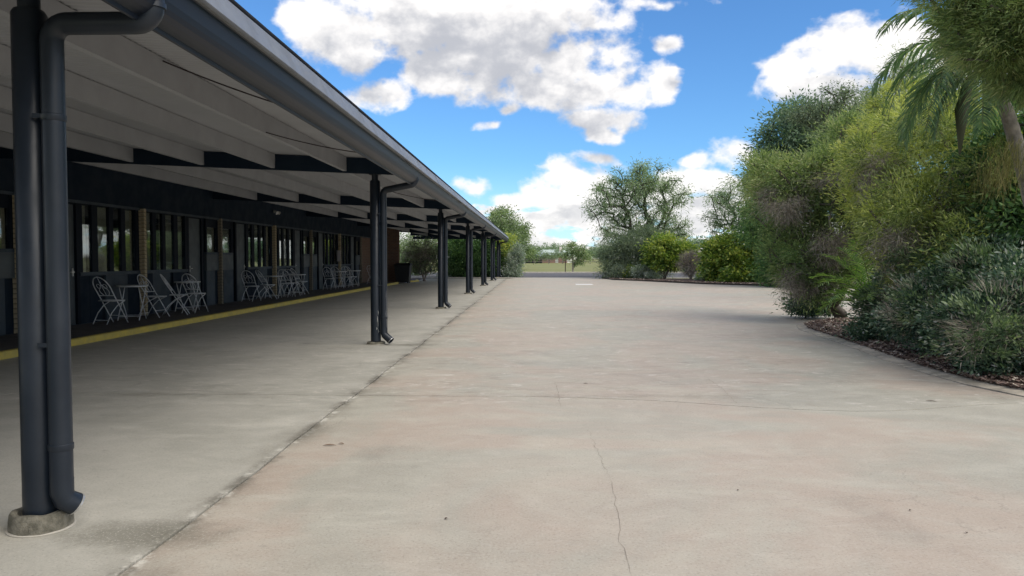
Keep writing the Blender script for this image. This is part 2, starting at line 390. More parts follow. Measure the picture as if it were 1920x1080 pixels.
# ------------------------------------------------------------------ the ground
ground = MB().add([(-3000,-60,-.03),(3000,-60,-.03),(3000,4000,-.03),(-3000,4000,-.03)], [(0,1,2,3)]).build('grass_field', grass_m)
tag(ground, 'flat green grass paddock stretching beyond the road', kind='structure')
# dirt bed under the slabs, seen in the joints
jb = MB().add([(-9.3,-8,-.016),(4.9,-8,-.016),(4.9,54,-.016),(-9.3,54,-.016)], [(0,1,2,3)]).build('joint_bed', joint_m); tag(jb, kind='structure')

def wig(n, amp, seed):
    r = np.random.default_rng(seed); a = r.normal(size=n); a = np.convolve(a, np.ones(3)/3, 'same'); return a*amp
drive = empty('driveway'); tag(drive, 'wide pinkish worn concrete driveway beside the awning', kind='structure')
# joint polylines
JX = lambda y, k=0: -1.825+.010*math.sin(y*1.7)+.006*math.sin(y*5.1+1)
def JY(x, y0): return y0+.016*math.sin(x*1.3)+.009*math.sin(x*4.7+2)+.005*math.sin(x*17)-(.62*math.exp(-((x-2.9)/1.55)**2)+.05*(x > 0)*min(1, x) if 5 < y0 < 9 else 0)
# right outline of the drive: bed edge near the camera, then the open apron turning right behind the bed tip
def bed_edge(y):
    pts = [(-8, 5.3), (4, 5.15), (7.8, 4.98), (8.65, 4.78), (9.9, 4.76), (12, 4.98), (13.6, 5.10), (15.2, 5.22), (16.1, 5.48), (16.8, 6.0), (17.5, 7.2)]
    for (a, xa), (b, xb) in zip(pts, pts[1:]):
        if a <= y <= b: return xa+(xb-xa)*(y-a)/(b-a)
    return pts[-1][1]
def slab(name, x0f, x1f, y0f, y1f, m, parent, ny=40, nx=60, z=0.0, xa=None, xb=None):
    """slab bounded by wavy joints; inset 7 mm on each side"""
    vs = []; gap = .009
    for j in range(ny+1):
        t = j/ny
        for i in range(nx+1):
            s_ = i/nx; ym = y0f(0)+(y1f(0)-y0f(0))*t
            xl = x0f(ym)+gap; xr = x1f(ym)-gap; x = xl+(xr-xl)*s_
            y = (y0f(x)+gap)*(1-t)+(y1f(x)-gap)*t
            vs.append((x, y, z))
    fs = [(j*(nx+1)+i, j*(nx+1)+i+1, (j+1)*(nx+1)+i+1, (j+1)*(nx+1)+i) for j in range(ny) for i in range(nx)]
    n = nx+1; rim = [i for i in range(n)]+[j*n+nx for j in range(1, ny+1)]+[ny*n+i for i in range(nx-1, -1, -1)]+[j*n for j in range(ny-1, 0, -1)]
    o = len(vs); vs += [(vs[k][0], vs[k][1], z-.014) for k in rim]; L = len(rim)
    fs += [(rim[k], o+k, o+(k+1) % L, rim[(k+1) % L]) for k in range(L)]
    return MB().add(vs, fs).build(name, m, parent)
YC = [-8, 7.75, 20.6, 34.0, 52.6]
for i in range(4):
    a, b = YC[i], YC[i+1]
    f0_ = (lambda x, a=a: JY(x, a)); f1_ = (lambda x, b=b: JY(x, b))
    slab('concrete_slab', lambda y: -7.33, JX, f0_, f1_, bay_m, drive)
    if i < 1: slab('concrete_slab', JX, lambda y: bed_edge(y), f0_, f1_, drive_m, drive)
    elif i == 1: slab('concrete_slab', JX, lambda y: bed_edge(y) if y < 17.5 else 7.2+(y-17.5)*6, f0_, f1_, drive_m, drive, ny=90)
    elif i == 2: slab('concrete_slab', JX, lambda y: 25.9 if y < 33 else 25.9, f0_, f1_, drive_m, drive)
    else: slab('concrete_slab', JX, lambda y: 25.9-(max(0, y-34)*1.15) if y < 50 else 7.3-(y-50)*.9, f0_, f1_, drive_m, drive)
# apron towards the road
MB().add([(-1.2,52.62,-.001),(5.0,52.62,-.001),(5.9,54.6,-.001),(-2.2,54.6,-.001)], [(0,1,2,3)]).build('apron_slab', drive_m, drive)
# cracks
def ribbon(pix, w, name='crack', m=crack_m, z=.002, par=drive, jit=.012, seed=1):
    r = random.Random(seed); pts = [at_z(x, y) for x, y in pix]; out = []
    for a, b in zip(pts, pts[1:]):
        k = max(2, int((b-a).length/.05))
        for i in range(k): out.append(a.lerp(b, i/k)+Vector((r.uniform(-jit, jit), r.uniform(-jit, jit), 0)))
    out.append(pts[-1]); vs = []
    for i, p in enumerate(out):
        t = (out[min(i+1, len(out)-1)]-out[max(i-1, 0)]).normalized(); n_ = Vector((-t.y, t.x, 0))
        ww = w*(.4+r.random())*min(1, min(i, len(out)-1-i)/4+.15)
        vs += [(p.x+n_.x*ww, p.y+n_.y*ww, z), (p.x-n_.x*ww, p.y-n_.y*ww, z)]
    return MB().add(vs, [(2*i, 2*i+1, 2*i+3, 2*i+2) for i in range(len(out)-1)]).build(name, m, par)
ribbon([(1143,895),(1152,935),(1163,975),(1158,1010),(1175,1045),(1186,1085)], .0010, seed=2)
ribbon([(1040,715),(1046,735),(1050,765)], .0016, seed=3)
ribbon([(1320,705),(1355,730),(1385,760)], .0015, seed=4)
ribbon([(1100,800),(1143,895)], .0008, seed=5)

# walkway and yellow kerb in front of the rooms
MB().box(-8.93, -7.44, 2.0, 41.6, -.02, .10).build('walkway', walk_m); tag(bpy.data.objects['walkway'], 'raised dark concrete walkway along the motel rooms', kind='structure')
k = MB().prism_y([(-7.436,-.02),(-7.335,-.02),(-7.338,.08),(-7.352,.102),(-7.436,.104)], 2.0, 41.6)
yk = k.build('kerb', yellow); tag(yk, 'yellow painted kerb edging the walkway', kind='structure')
yk2 = MB()
q = [(-7.25,44.4),(-7.1,44.9),(-6.9,45.8),(-7.2,47.2)]
for (xa, ya), (xb, yb) in zip(q, q[1:]):
    yk2.add([(xa-.06,ya,-.01),(xa+.06,ya,-.01),(xb+.06,yb,-.01),(xb-.06,yb,-.01),(xa-.05,ya,.09),(xa+.05,ya,.09),(xb+.05,yb,.09),(xb-.05,yb,.09)],
            [(4,5,6,7),(0,1,5,4),(1,2,6,5),(2,3,7,6),(3,0,4,7)])
tag(yk2.build('kerb', yellow), 'faded yellow kerb curving away past the bin', kind='structure')
# soil left of the drive, beyond the rooms
MB().add([(-30,44.3,-.012),(-7.6,44.3,-.012),(-7.34,54,-.012),(-30,54,-.012)], [(0,1,2,3)]).build('soil', soil_m); tag(bpy.data.objects['soil'], kind='structure')

# road
ry0, ry1 = 55.0, 73.0
MB().box(-300, 300, ry0+.3, ry1, -.2, -.012).build('road', asphalt); tag(bpy.data.objects['road'], 'grey asphalt road crossing beyond the driveway', kind='structure')
for (a, b, nm, lb) in ((ry1, ry1+.55, 'road_kerb', 'pale concrete kerb on the far side of the road'), (ry0-.35, ry0+.3, 'road_gutter', 'pale concrete gutter on the near side of the road')):
    o = MB().prism_y([(-300, -.05), (300, -.05), (300, .10 if nm == 'road_kerb' else .004), (-300, .10 if nm == 'road_kerb' else .004)], a, b).build(nm, kerb_m); tag(o, lb, kind='structure')
dv = MB().add([(-300,ry1+.56,-.006),(300,ry1+.56,-.006),(300,ry1+2.2,-.006),(-300,ry1+2.2,-.006)], [(0,1,2,3)]).build('verge', mat('dry_verge', (.24,.18,.10), .95, var=.5, vscale=1.5, coord='World', col2=(.20,.20,.10)))
tag(dv, 'dry bare verge behind the far kerb', kind='structure')

# garden beds ---------------------------------------------------------------
def bed(name, outline, label, zc=.05):
    c = sum((Vector(p) for p in outline), Vector((0,0)))/len(outline); vs = [(c.x, c.y, zc+.05)]; n = len(outline)
    for sca, z in ((.6, zc+.04), (.93, zc), (1.0, .008)):
        vs += [(c.x+(x-c.x)*sca, c.y+(y-c.y)*sca, z) for x, y in outline]
    fs = [(0, 1+i, 1+(i+1) % n) for i in range(n)]
    for r_ in range(2):
        fs += [(1+r_*n+i, 1+(r_+1)*n+i, 1+(r_+1)*n+(i+1) % n, 1+r_*n+(i+1) % n) for i in range(n)]
    o = MB().add(vs, fs).build(name, soil_m); tag(o, label, kind='structure'); return o
ys = [-8, -3, 0, 3, 5, 6.5, 7.8, 8.65, 9.9, 11, 12, 13, 13.6, 14.5, 15.2, 15.7, 16.1, 16.5, 16.8, 17.15, 17.5]
near_out = [(bed_edge(y)+.20, y-(.1 if y > 16 else 0)) for y in ys]+[(9, 18.3), (13, 18.9), (20, 19), (30, 18), (30, -8)]
bed('garden_bed', near_out, 'mulched garden bed with curved edge on the right')
e = MB(); 
for (ya, yb) in zip(ys, ys[1:]):
    for k in range(4):
        y0_ = ya+(yb-ya)*k/4; y1_ = ya+(yb-ya)*(k+1)/4; xa, xb = bed_edge(y0_), bed_edge(y1_)
        e.add([(xa,y0_,.006),(xb,y1_,.006),(xb+.21,y1_-.01,.030),(xa+.21,y0_-.01,.030),(xa-.004,y0_,-.02),(xb-.004,y1_,-.02)], [(0,3,2,1),(0,1,5,4)])
tag(e.build('bed_edging', edge_m), 'pale worn concrete edging of the mulch bed', kind='structure')
# far bed, front edge from photo pixels
fe = [at_z(x, y) for x, y in ((1128,522),(1150,525),(1200,527),(1260,530),(1320,533),(1390,535),(1450,537),(1500,538))]
far_out = [(p.x, p.y) for p in fe]+[(15.5, 34), (20, 33), (26, 34), (26, 46), (20, 50), (8, 52.6)]
bed('garden_bed', far_out, 'narrow mulched bed below the shrubs at the driveway end', .04)
bed('garden_bed', [(11.5, 23.5), (20, 22.5), (28, 23), (28, 29), (18, 29.5), (12, 28)], 'mulched island bed behind the olive bottlebrush', .04)
fm = MB()
for a, b in zip(fe, fe[1:]):
    fm.add([(a.x,a.y-.08,-.01),(b.x,b.y-.08,-.01),(b.x,b.y-.08,.09),(a.x,a.y-.08,.09),(b.x,b.y+.04,.09),(a.x,a.y+.04,.09)], [(0,1,2,3),(3,2,4,5)])
tag(fm.build('bed_edging', bark_d), 'dark timber edging in front of the far shrubs', kind='structure')

# ------------------------------------------------------------------ leaves and branches (numpy)
def big_mesh(name, verts, nper, m, tint=None, parent=None, smooth=False):
    """verts (n*nper,3); consecutive nper vertices form one face"""
    nv = len(verts); nf = nv//nper; me = bpy.data.meshes.new(name)
    me.vertices.add(nv); me.vertices.foreach_set('co', verts.astype(np.float32).ravel())
    me.loops.add(nv); me.loops.foreach_set('vertex_index', np.arange(nv, dtype=np.int32))
    me.polygons.add(nf); me.polygons.foreach_set('loop_start', np.arange(0, nv, nper, dtype=np.int32))
    me.materials.append(m)
    if tint is not None:
        a = me.attributes.new('tint', 'FLOAT', 'POINT'); a.data.foreach_set('value', np.repeat(np.clip(tint, 0, 1), nper).astype(np.float32))
    me.update(calc_edges=True)
    o = bpy.data.objects.new(name, me); COL.objects.link(o)
    if parent is not None: o.parent = parent
    return o
def unit(a): return a/(np.linalg.norm(a, axis=-1, keepdims=True)+1e-9)
def leaf_verts(p, d, L, W, kind='quad', curl=.0):
    n = len(p); s = unit(np.cross(d, rng.normal(size=(n, 3)))); L = L[:, None]; W = W[:, None]
    tip = p+d*L
    if kind == 'tri': return np.stack([p-s*W*.5, p+s*W*.5, tip], 1).reshape(-1, 3)
    mid = p+d*L*.45+np.cross(d, s)*L*curl
    return np.stack([p, mid-s*W*.5, tip, mid+s*W*.5], 1).reshape(-1, 3)
def clumps(blobs, k, shell=.62, low=-1.0):
    """clump centres spread through blobs, biased to their outside"""
    vol = np.array([b[3]*b[4]*b[5] for b in blobs])**.67; pr = vol/vol.sum()
    idx = rng.choice(len(blobs), size=k, p=pr); d = unit(rng.normal(size=(k, 3)))
    r = shell+(1-shell)*rng.random(k)**.6; r = np.where(rng.random(k) < .22, rng.random(k)*.7, r)
    B = np.array([b[:6] for b in blobs])[idx]
    d[:, 2] = np.maximum(d[:, 2], low)
    return B[:, :3]+d*r[:, None]*B[:, 3:6], idx, unit(d*B[:, 3:6])
def foliage(name, m, blobs, k, per, cr, L, W, parent, droop=.2, outw=.5, rnd=.9, kind='quad', shell=.62, curl=.06, strand=0.0, tb=None, zmin=None, low=-1.0, tvar=.22, cc=None):
    if cc is None: cc, idx, od = clumps(blobs, k, shell, low)
    else: cc, idx, od = cc
    k = len(cc); n = k*per
    ci = np.repeat(np.arange(k), per)
    crs = cr*(.55+.9*rng.random(k))
    off = rng.normal(size=(n, 3))*.5; off[:, 2] *= .75
    if strand > 0: off[:, 2] -= rng.random(n)*strand/cr
    p = cc[ci]+off*crs[ci][:, None]
    d = unit(off*.6+od[ci]*outw+rng.normal(size=(n, 3))*rnd*.6+np.array([0, 0, -droop]))
    Ls = L*(.55+.9*rng.random(n)); Ws = W*(.6+.8*rng.random(n))
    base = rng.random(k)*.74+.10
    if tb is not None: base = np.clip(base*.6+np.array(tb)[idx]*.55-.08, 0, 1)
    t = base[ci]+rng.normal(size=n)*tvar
    if zmin is not None:
        keep = p[:, 2] > zmin; p, d, Ls, Ws, t = p[keep], d[keep], Ls[keep], Ws[keep], t[keep]
    v = leaf_verts(p, d, Ls, Ws, kind, curl)
    return big_mesh(name, v, 3 if kind == 'tri' else 4, m, t, parent), cc
def skeleton(name, m, trunk_pts, tips, r0, parent, rmin=.006, ns=5, sag=.05, lim=None, pw=.45):
    """limbs grown from the trunk to the clump centres; each tip joins the nearest wood nearer the root"""
    tips = list(tips)
    if lim: tips = tips[:lim]
    nodes = [Vector(p) for p in trunk_pts]; par = [-1]+list(range(len(nodes)-1)); plen = [0.0]
    for i in range(1, len(nodes)): plen.append(plen[-1]+(nodes[i]-nodes[i-1]).length)
    root_n = max(1, len(nodes)//2)
    top = nodes[-1]; tips = sorted((Vector(t) for t in tips), key=lambda t: (t-top).length)
    arr = [list(n) for n in nodes]
    rr = random.Random(len(tips))
    for t in tips:
        A = np.array(arr); dist = np.linalg.norm(A-np.array(t), axis=1)+.35*np.array(plen)*.6
        dist[:root_n] += 50
        upw = np.maximum(0, A[:, 2]-t.z); dist += upw*.8
        j = int(np.argmin(dist)); a = Vector(arr[j]); seg = t-a; L = seg.length
        nk = 1 if L < .5 else 2 if L < 1.6 else 3; prev = j
        for q_ in range(1, nk+1):
            f = q_/nk; pnt = a.lerp(t, f)
            if q_ < nk: pnt += Vector((rr.uniform(-1,1), rr.uniform(-1,1), rr.uniform(-.3,1)))*L*.10
            arr.append(list(pnt)); par.append(prev); plen.append(plen[prev]+L/nk); prev = len(arr)-1
    n = len(arr); load = np.zeros(n)
    haskid = set(par)
    for i in range(n-1, -1, -1):
        if i not in haskid: load[i] += 1
        if par[i] >= 0: load[par[i]] += load[i]
    rad = rmin+(r0-rmin)*(load/load.max())**pw
    mb = MB()
    for i in range(1, n):
        a, b = Vector(arr[par[i]]), Vector(arr[i])
        if (b-a).length < 1e-4: continue
        ra = min(rad[par[i]], rad[i]*1.35)
        mb.tube([a, b], [ra, rad[i]], n=ns if rad[i] < r0*.5 else 8, cap=False)
    return mb.build(name, m, parent, smooth=True)
def bl(px, py, rx, ry, Y, dep=None, tint=.5):
    c = at_y(px, py, Y); s = Y/F0; return (c.x, c.y, c.z, rx*s, (dep if dep else rx*s), ry*s, tint)
def plant(name, label, cat, base, blobs, leafm, barkm, k, per, cr, L, W, trunk=None, r0=.06, group=None, lim=None, stems=1, wood=True, crown_name='crown', kw={}, extra=None):
    root = empty(name, base); tag(root, label, cat, group)
    base = Vector(base); rel = [(b[0]-base.x, b[1]-base.y, b[2]-base.z)+tuple(b[3:]) for b in blobs]
    f, cc = foliage(crown_name, leafm, rel, k, per, cr, L, W, root, tb=[b[6] if len(b) > 6 else .5 for b in rel], **kw)
    if wood:
        lo = np.array([b[2]-b[5] for b in rel]).min(); cx = np.mean([b[0] for b in rel]); cy = np.mean([b[1] for b in rel])
        tp = trunk if trunk else [(0,0,-.05), (cx*.15, cy*.15, max(.15, lo*.5)), (cx*.4, cy*.4, max(.3, lo+.1))]
        if stems == 1: skeleton('trunk', barkm, tp, cc, r0, root, lim=lim)
        else:
            o_ = rng.permutation(len(cc)); 
            for s_ in range(stems):
                a = 2*math.pi*s_/stems+.5; sub = [cc[i] for i in o_[s_::stems]][:lim]
                sub = [c for c in sub if math.cos(math.atan2(c[1]-0, c[0]-0)-a) > -.6] or sub
                t_ = [(math.cos(a)*.06, math.sin(a)*.06, -.04), (math.cos(a)*.22*tp[1][2]*1.2, math.sin(a)*.2, tp[1][2]*.7), (tp[2][0]+math.cos(a)*.5*tp[2][2]*.7, tp[2][1]+math.sin(a)*.3, tp[2][2])]
                skeleton('stem', barkm, t_, sub, r0, root)
    return root
#@@REST@@
# ------------------------------------------------------------------ awning
SL = .0444
zb = lambda x: 2.735+SL*(-2.09-x)            # underside of the rafters
zt = lambda x: zb(x)+.25                     # top of rafters = underside of the roof sheet
XP = -2.56
Y_END = 56.6
awn = empty('awning', (XP, POST_Y[0], 0)); tag(awn, 'long dark steel carport awning with pale corrugated roof in front of the motel rooms', 'awning')
aw = Vector(awn.location)
def AB(mb, name, m, par=awn, smooth=False, bevel=0.0):
    mb.v = [(v[0]-aw.x, v[1]-aw.y, v[2]-aw.z) for v in mb.v]
    return mb.build(name, m, par, smooth=smooth, bevel=bevel)
# corrugated roof, ribs run down the slope
ny = int((Y_END+6)/.0127); yy = np.linspace(-6, Y_END, ny); cz_ = .010*np.sin(yy*2*math.pi/.076)
xs = [-1.90, -3.5, -5.5, -7.5, -9.3]; vs = []
for x in xs: vs += [(x, y, zt(x)+.012+c) for y, c in zip(yy, cz_)]
fs = [(i*ny+j, (i+1)*ny+j, (i+1)*ny+j+1, i*ny+j+1) for i in range(len(xs)-1) for j in range(ny-1)]
AB(MB().add(vs, fs), 'roof_sheet', ceil_w, smooth=True)
vs2 = [(-1.88,-6,zt(-1.88)+.045),(-9.3,-6,zt(-9.3)+.045),(-9.3,Y_END,zt(-9.3)+.045),(-1.88,Y_END,zt(-1.88)+.045)]
AB(MB().add(vs2, [(0,1,2,3)]), 'roof_top', zinc)
# rafters with a raked end
def rafter(y):
    pr = [(-1.97, zb(-1.97)+.13), (-1.97, zt(-1.97)-.004), (-8.92, zt(-8.92)-.004), (-8.92, zb(-8.92)), (-2.16, zb(-2.16))]
    return MB().prism_y(pr, y-.04, y+.04)
RY = [-4.8]+POST_Y
for y in RY: AB(rafter(y), 'rafter', navy_dull)
PX = [-3.04, -4.20, -5.36, -6.52, -7.68]
for a, b in zip(RY, RY[1:]):
    for x in PX:
        AB(MB().prism_y([(x-.03, zt(x)-.225), (x+.03, zt(x)-.225), (x+.03, zt(x)-.002), (x-.03, zt(x)+.0)], a+.043, b-.043), 'purlin', purlin_w)
for x in PX: AB(MB().prism_y([(x-.03, zt(x)-.225), (x+.03, zt(x)-.225), (x+.03, zt(x)-.002), (x-.03, zt(x))], POST_Y[-1]+.043, Y_END), 'purlin', purlin_w)
AB(MB().box(-8.9, -1.97, Y_END, Y_END+.04, 2.80, 3.02), 'end_beam', navy_dull)
# eave: flashing cap (in lengths), quad gutter
capp = [(-1.795, 2.795), (-1.790, 2.800), (-1.815, 2.875), (-1.822, 2.872), (-1.850, 2.955), (-1.905, 2.998), (-1.92, 2.985), (-1.86, 2.945), (-1.83, 2.87), (-1.81, 2.79)]
seg = [-6, 1.6, 8.1, 14.6, 21.1, 27.6, 34.1, 40.6, 47.1, Y_END+.05]
for i, (a, b) in enumerate(zip(seg, seg[1:])):
    d_ = .0035*(i % 2); AB(MB().prism_y([(x+d_, z+d_) for x, z in capp], a-(.06 if i else 0), b), 'roof_flashing', zinc)
gp = [(-1.835, 2.80), (-1.845, 2.79), (-1.862, 2.68), (-1.872, 2.65)]
gp += [(-1.992+.12*math.cos(a), 2.652+.075*math.sin(a)) for a in np.linspace(0, -math.pi/2, 8)[1:]]
gp += [(-2.03, 2.577), (-2.03, 2.585), (-1.99, 2.586), (-1.90, 2.64), (-1.86, 2.78), (-1.845, 2.80)]
gp = [(-1.83,2.795),(-1.838,2.79),(-1.852,2.70),(-1.861,2.668),(-1.873,2.643),(-1.893,2.622),(-1.918,2.606),(-1.948,2.596),(-1.952,2.575),(-1.965,2.571),(-1.972,2.578),(-1.972,2.83),(-1.964,2.83),(-1.964,2.60),(-1.90,2.632),(-1.868,2.68),(-1.846,2.79)]
for i, (a, b) in enumerate(zip([-6]+POST_Y[1:], POST_Y[1:]+[Y_END])):
    AB(MB().prism_y(gp, a, b-.002), 'gutter', gutter_m, smooth=False)
AB(MB().prism_y([(-1.83,2.80),(-1.862,2.66),(-1.92,2.60),(-1.97,2.57),(-1.97,2.94),(-1.86,2.94)], Y_END+.001, Y_END+.012), 'gutter_end', navy)

# posts with downpipes
def make_post(y, idx):
    r = .0825; p = empty('post', (0, y-aw.y, 0)); p.parent = awn
    h = 2.655
    MB().lathe([(r, .05), (r, h-.02), (r-.012, h), (.001, h+.001)], 40).build('column', navy, p, smooth='auto')
    MB().lathe([(.052, h-.01), (.052, zb(XP)+.002)], 24).build('post_neck', navy, p, smooth='auto')
    mb = MB(); 
    for a in (0,):
        mb.box(-.09, .09, -.05, .05, zb(XP)-.012, zb(XP)-.002)
    mb.build('bearing_plate', navy, p)
    n = 48; hh = .095; prof = [(.146,-.005),(.149,.01),(.147,.05),(.143,hh-.012),(.134,hh),(.118,hh+.004),(.105,hh-.006),(.098,hh-.03),(.09,hh-.035)]
    if idx: prof = [(q_+.0, z*.45) for q_, z in prof]
    m = MB().lathe(prof, n); rr = random.Random(idx)
    ph = [rr.uniform(0, 6) for _ in range(5)]
    m.v = [(x*(1+.02*math.sin(3*math.atan2(y_, x)+ph[0])+.012*math.sin(9*math.atan2(y_, x)+ph[1])), y_*(1+.02*math.sin(3*math.atan2(y_, x)+ph[0])+.012*math.sin(9*math.atan2(y_, x)+ph[1])), z+(.004*math.sin(5*math.atan2(y_, x)+ph[2]) if z > .02 else 0)) for x, y_, z in m.v]
    m.build('footing', concrete_ring, p, smooth='auto')
    # white caulk line round the footing
    MB().lathe([(.158,.002),(.158,.006),(.149,.008),(.145,.008)], n).build('caulk', kerb_m, p)
    # downpipe: gutter outlet -> bend -> across -> bend -> down -> spout
    px, rp = .142, .055
    def arc(c, a0, a1, rad, k=7): return [(c[0]+rad*math.cos(a), -.045, c[1]+rad*math.sin(a)) for a in np.linspace(a0, a1, k)]
    dr = .0 if idx == 0 else -.04
    zo = 2.600+dr*0; za = 2.575; bx = .66
    low_z = .17
    pts = [(bx, -.045, 2.76)]+[(bx, -.045, za+.10)]+arc((bx-.085, za+.085), 0, -math.pi/2, .085)
    zi = za-(0 if idx == 0 else .07)
    pts += arc((px+.085, zi-.085), math.pi/2, math.pi, .085)+[(px, -.045, low_z+.06)]
    dp = MB().tube(pts, rp, 20).build('downpipe', navy, p, smooth='auto')
    # joint sleeves and straps
    for z in (2.09 if idx == 0 else 1.95, .42):
        MB().lathe([(rp+.003, z), (rp+.0045, z+.003), (rp+.0045, z+.03), (rp+.001, z+.033)], 20, c=(px, -.045)).build('pipe_collar', navy, dp, smooth='auto')
    MB().lathe([(rp+.008, 2.645), (rp+.008, 2.67)], 20, c=(bx, -.045)).build('pipe_collar', navy, dp, smooth='auto')
    for z in (2.1, .95):
        MB().box(.06, .14, -.09, -.083, z, z+.022).build('pipe_strap', navy, dp)
    if idx == 0:
        sp = MB().tube([(px, -.045, low_z+.10), (px, -.045, low_z+.03), (px+.008, -.035, low_z-.01), (px+.04, .0, low_z-.045)], [rp+.001, rp+.001, rp+.001, rp+.003], 20, cap=False)
        sp.build('spout', navy, dp, smooth=True)
        MB().tube([(px+.039, -.001, low_z-.044), (px+.042, .003, low_z-.048)], [rp+.004, rp+.004], 20, cap=False).build('spout_lip', alu, dp)
    else:
        sp = MB().tube([(px, -.045, low_z+.10), (px, -.045, low_z+.02), (px+.012, -.05, low_z-.015), (px+.12, -.09, low_z-.105)], [rp+.001, rp+.002, rp+.003, rp+.003], 20, cap=False)
        sp.build('spout', navy, dp, smooth=True)
        MB().tube([(px+.118, -.089, low_z-.103), (px+.124, -.091, low_z-.108)], [rp+.006, rp+.006], 20, cap=False).build('spout_lip', alu, dp)
    if idx == 1:   # scraped paint and dented edge of the second post
        rr = random.Random(4); q_ = MB()
        for (zc, ang, w, hgt) in ((.42, -1.1, .010, .10), (.36, -1.0, .006, .16), (.26, -1.25, .012, .04), (.52, -.95, .008, .07), (.22, -.9, .006, .06)):
            pts_ = []
            for t in range(9):
                a = ang+rr.uniform(-.05, .05)+.25*math.sin(t*.5)*.3; pts_.append(((r+.0015)*math.cos(a), (r+.0015)*math.sin(a), zc-hgt/2+hgt*t/8))
            q_.tube(pts_, [w*.35*math.sin(math.pi*(t+.5)/9) for t in range(9)], 4)
        q_.build('paint_scrape', chipwhite, p)
        q2 = MB().tube([(px+.044, -.075, .95), (px+.041, -.078, .8), (px+.047, -.074, .6), (px+.038, -.08, .5), (px+.046, -.076, .38), (px+.045, -.076, .28)], [.001, .004, .002, .005, .002, .001], 5)
        q2.build('paint_scrape', alu, p)
    return p
for i, y in enumerate(POST_Y): make_post(y, i)
awn_children_label = {0: 'nearest post with mossy concrete footing', 1: 'post with scraped paint above its footing'}
for i, c in enumerate([c for c in bpy.data.objects if c.name.startswith('post') and c.parent == awn and c.type == 'EMPTY'][:2]): c['label'] = awn_children_label[i]

# loose cables under the roof
def cable(p0, p1, sag, label, extra=None):
    pts = []
    for i in range(15):
        t = i/14; p = p0.lerp(p1, t); pts.append((p.x, p.y, p.z-sag*4*t*(1-t)))
    o = MB().tube(pts, .007, 6).build('cable', rubber); tag(o, label, 'cable')
c0 = at_y(330, 148, 7.6); 
cable(Vector((-3.0, 6.2, zt(-3)-.03)), Vector((-1.98, 6.6, 2.66)), .02, 'thin dark cable sagging below the roof nearest the camera')
cable(Vector((-3.05, 8.6, zt(-3)-.2)), Vector((-1.98, 9.3, 2.66)), .03, 'dark cable sagging to the gutter just before the scraped second post')
cable(Vector((-3.05, 16.4, zt(-3)-.2)), Vector((-1.98, 17.4, 2.68)), .03, 'dark cable sagging to the gutter beyond the scraped second post')

# ------------------------------------------------------------------ motel building
bld = empty('motel_building', (-9.0, 17.2, 0)); tag(bld, 'single storey dark navy motel block with cream brick piers, window bands and doors', 'building')
bo = Vector(bld.location)
def BB(mb, name, m, par=bld, loc=None, bevel=0.0):
    mb.v = [(v[0]-bo.x, v[1]-bo.y, v[2]-bo.z) for v in mb.v]; return mb.build(name, m, par, bevel=bevel)
BB(MB().box(-9.3, -8.90, 3.9, 44.0, 2.53, 3.36), 'bulkhead', navy_dull)
BB(MB().box(-8.895, -8.875, 3.9, 44.0, 2.475, 2.53), 'bulkhead_trim', greyblue)
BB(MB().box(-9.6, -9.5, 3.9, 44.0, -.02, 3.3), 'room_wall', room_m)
BB(MB().box(-9.5, -8.90, 3.9, 44.0, -.02, .105), 'floor_sill', greyblue)
BB(MB().box(-9.5, -8.902, 3.9, 44.0, 2.50, 2.529), 'lintel', navy_dull)
wall_m = navy_dull
brick_me = MB().box(-.053, .0, -.053, .053, 0, .076).mesh('brick', cream)
brick_me2 = MB().box(-.053, .0, -.043, .043, 0, .076).mesh('brick', cream2)
def pier(Y, full, single):
    pr = .11 if full else .085; w = .055 if full else .044
    root = BB(MB().box(-8.95, -8.90+pr-.006, Y-w+.005, Y+w-.005, .02, 2.53), 'brick_pier', mortar)
    n = 28; z = .105
    mb = MB()
    for i in range(n):
        zz_ = z+i*.0862
        j = random.uniform(-.002, .002); x1 = -8.90+pr+j
        if single:
            o = link('brick', single_me[full], root, (x1-bo.x, Y-bo.y+random.uniform(-.001, .001), zz_))
        else: mb.box(x1-.053-(.05 if full else .03), x1, Y-w, Y+w, zz_, zz_+.076)
    if not single:
        o = BB(mb, 'brick', cream if full else cream2, root); o['kind'] = 'stuff'
bme = {}
single_me = {True: MB().box(-.15, .0, -.055, .055, 0, .076).mesh('brick', cream), False: MB().box(-.12, .0, -.044, .044, 0, .076).mesh('brick', cream2)}
PIERS = [(8.35, True), (13.0, True), (17.2, True), (21.55, False), (26.05, True), (30.45, False), (34.9, True), (39.3, False)]
for Y, full in PIERS: pier(Y, full, Y < 31)
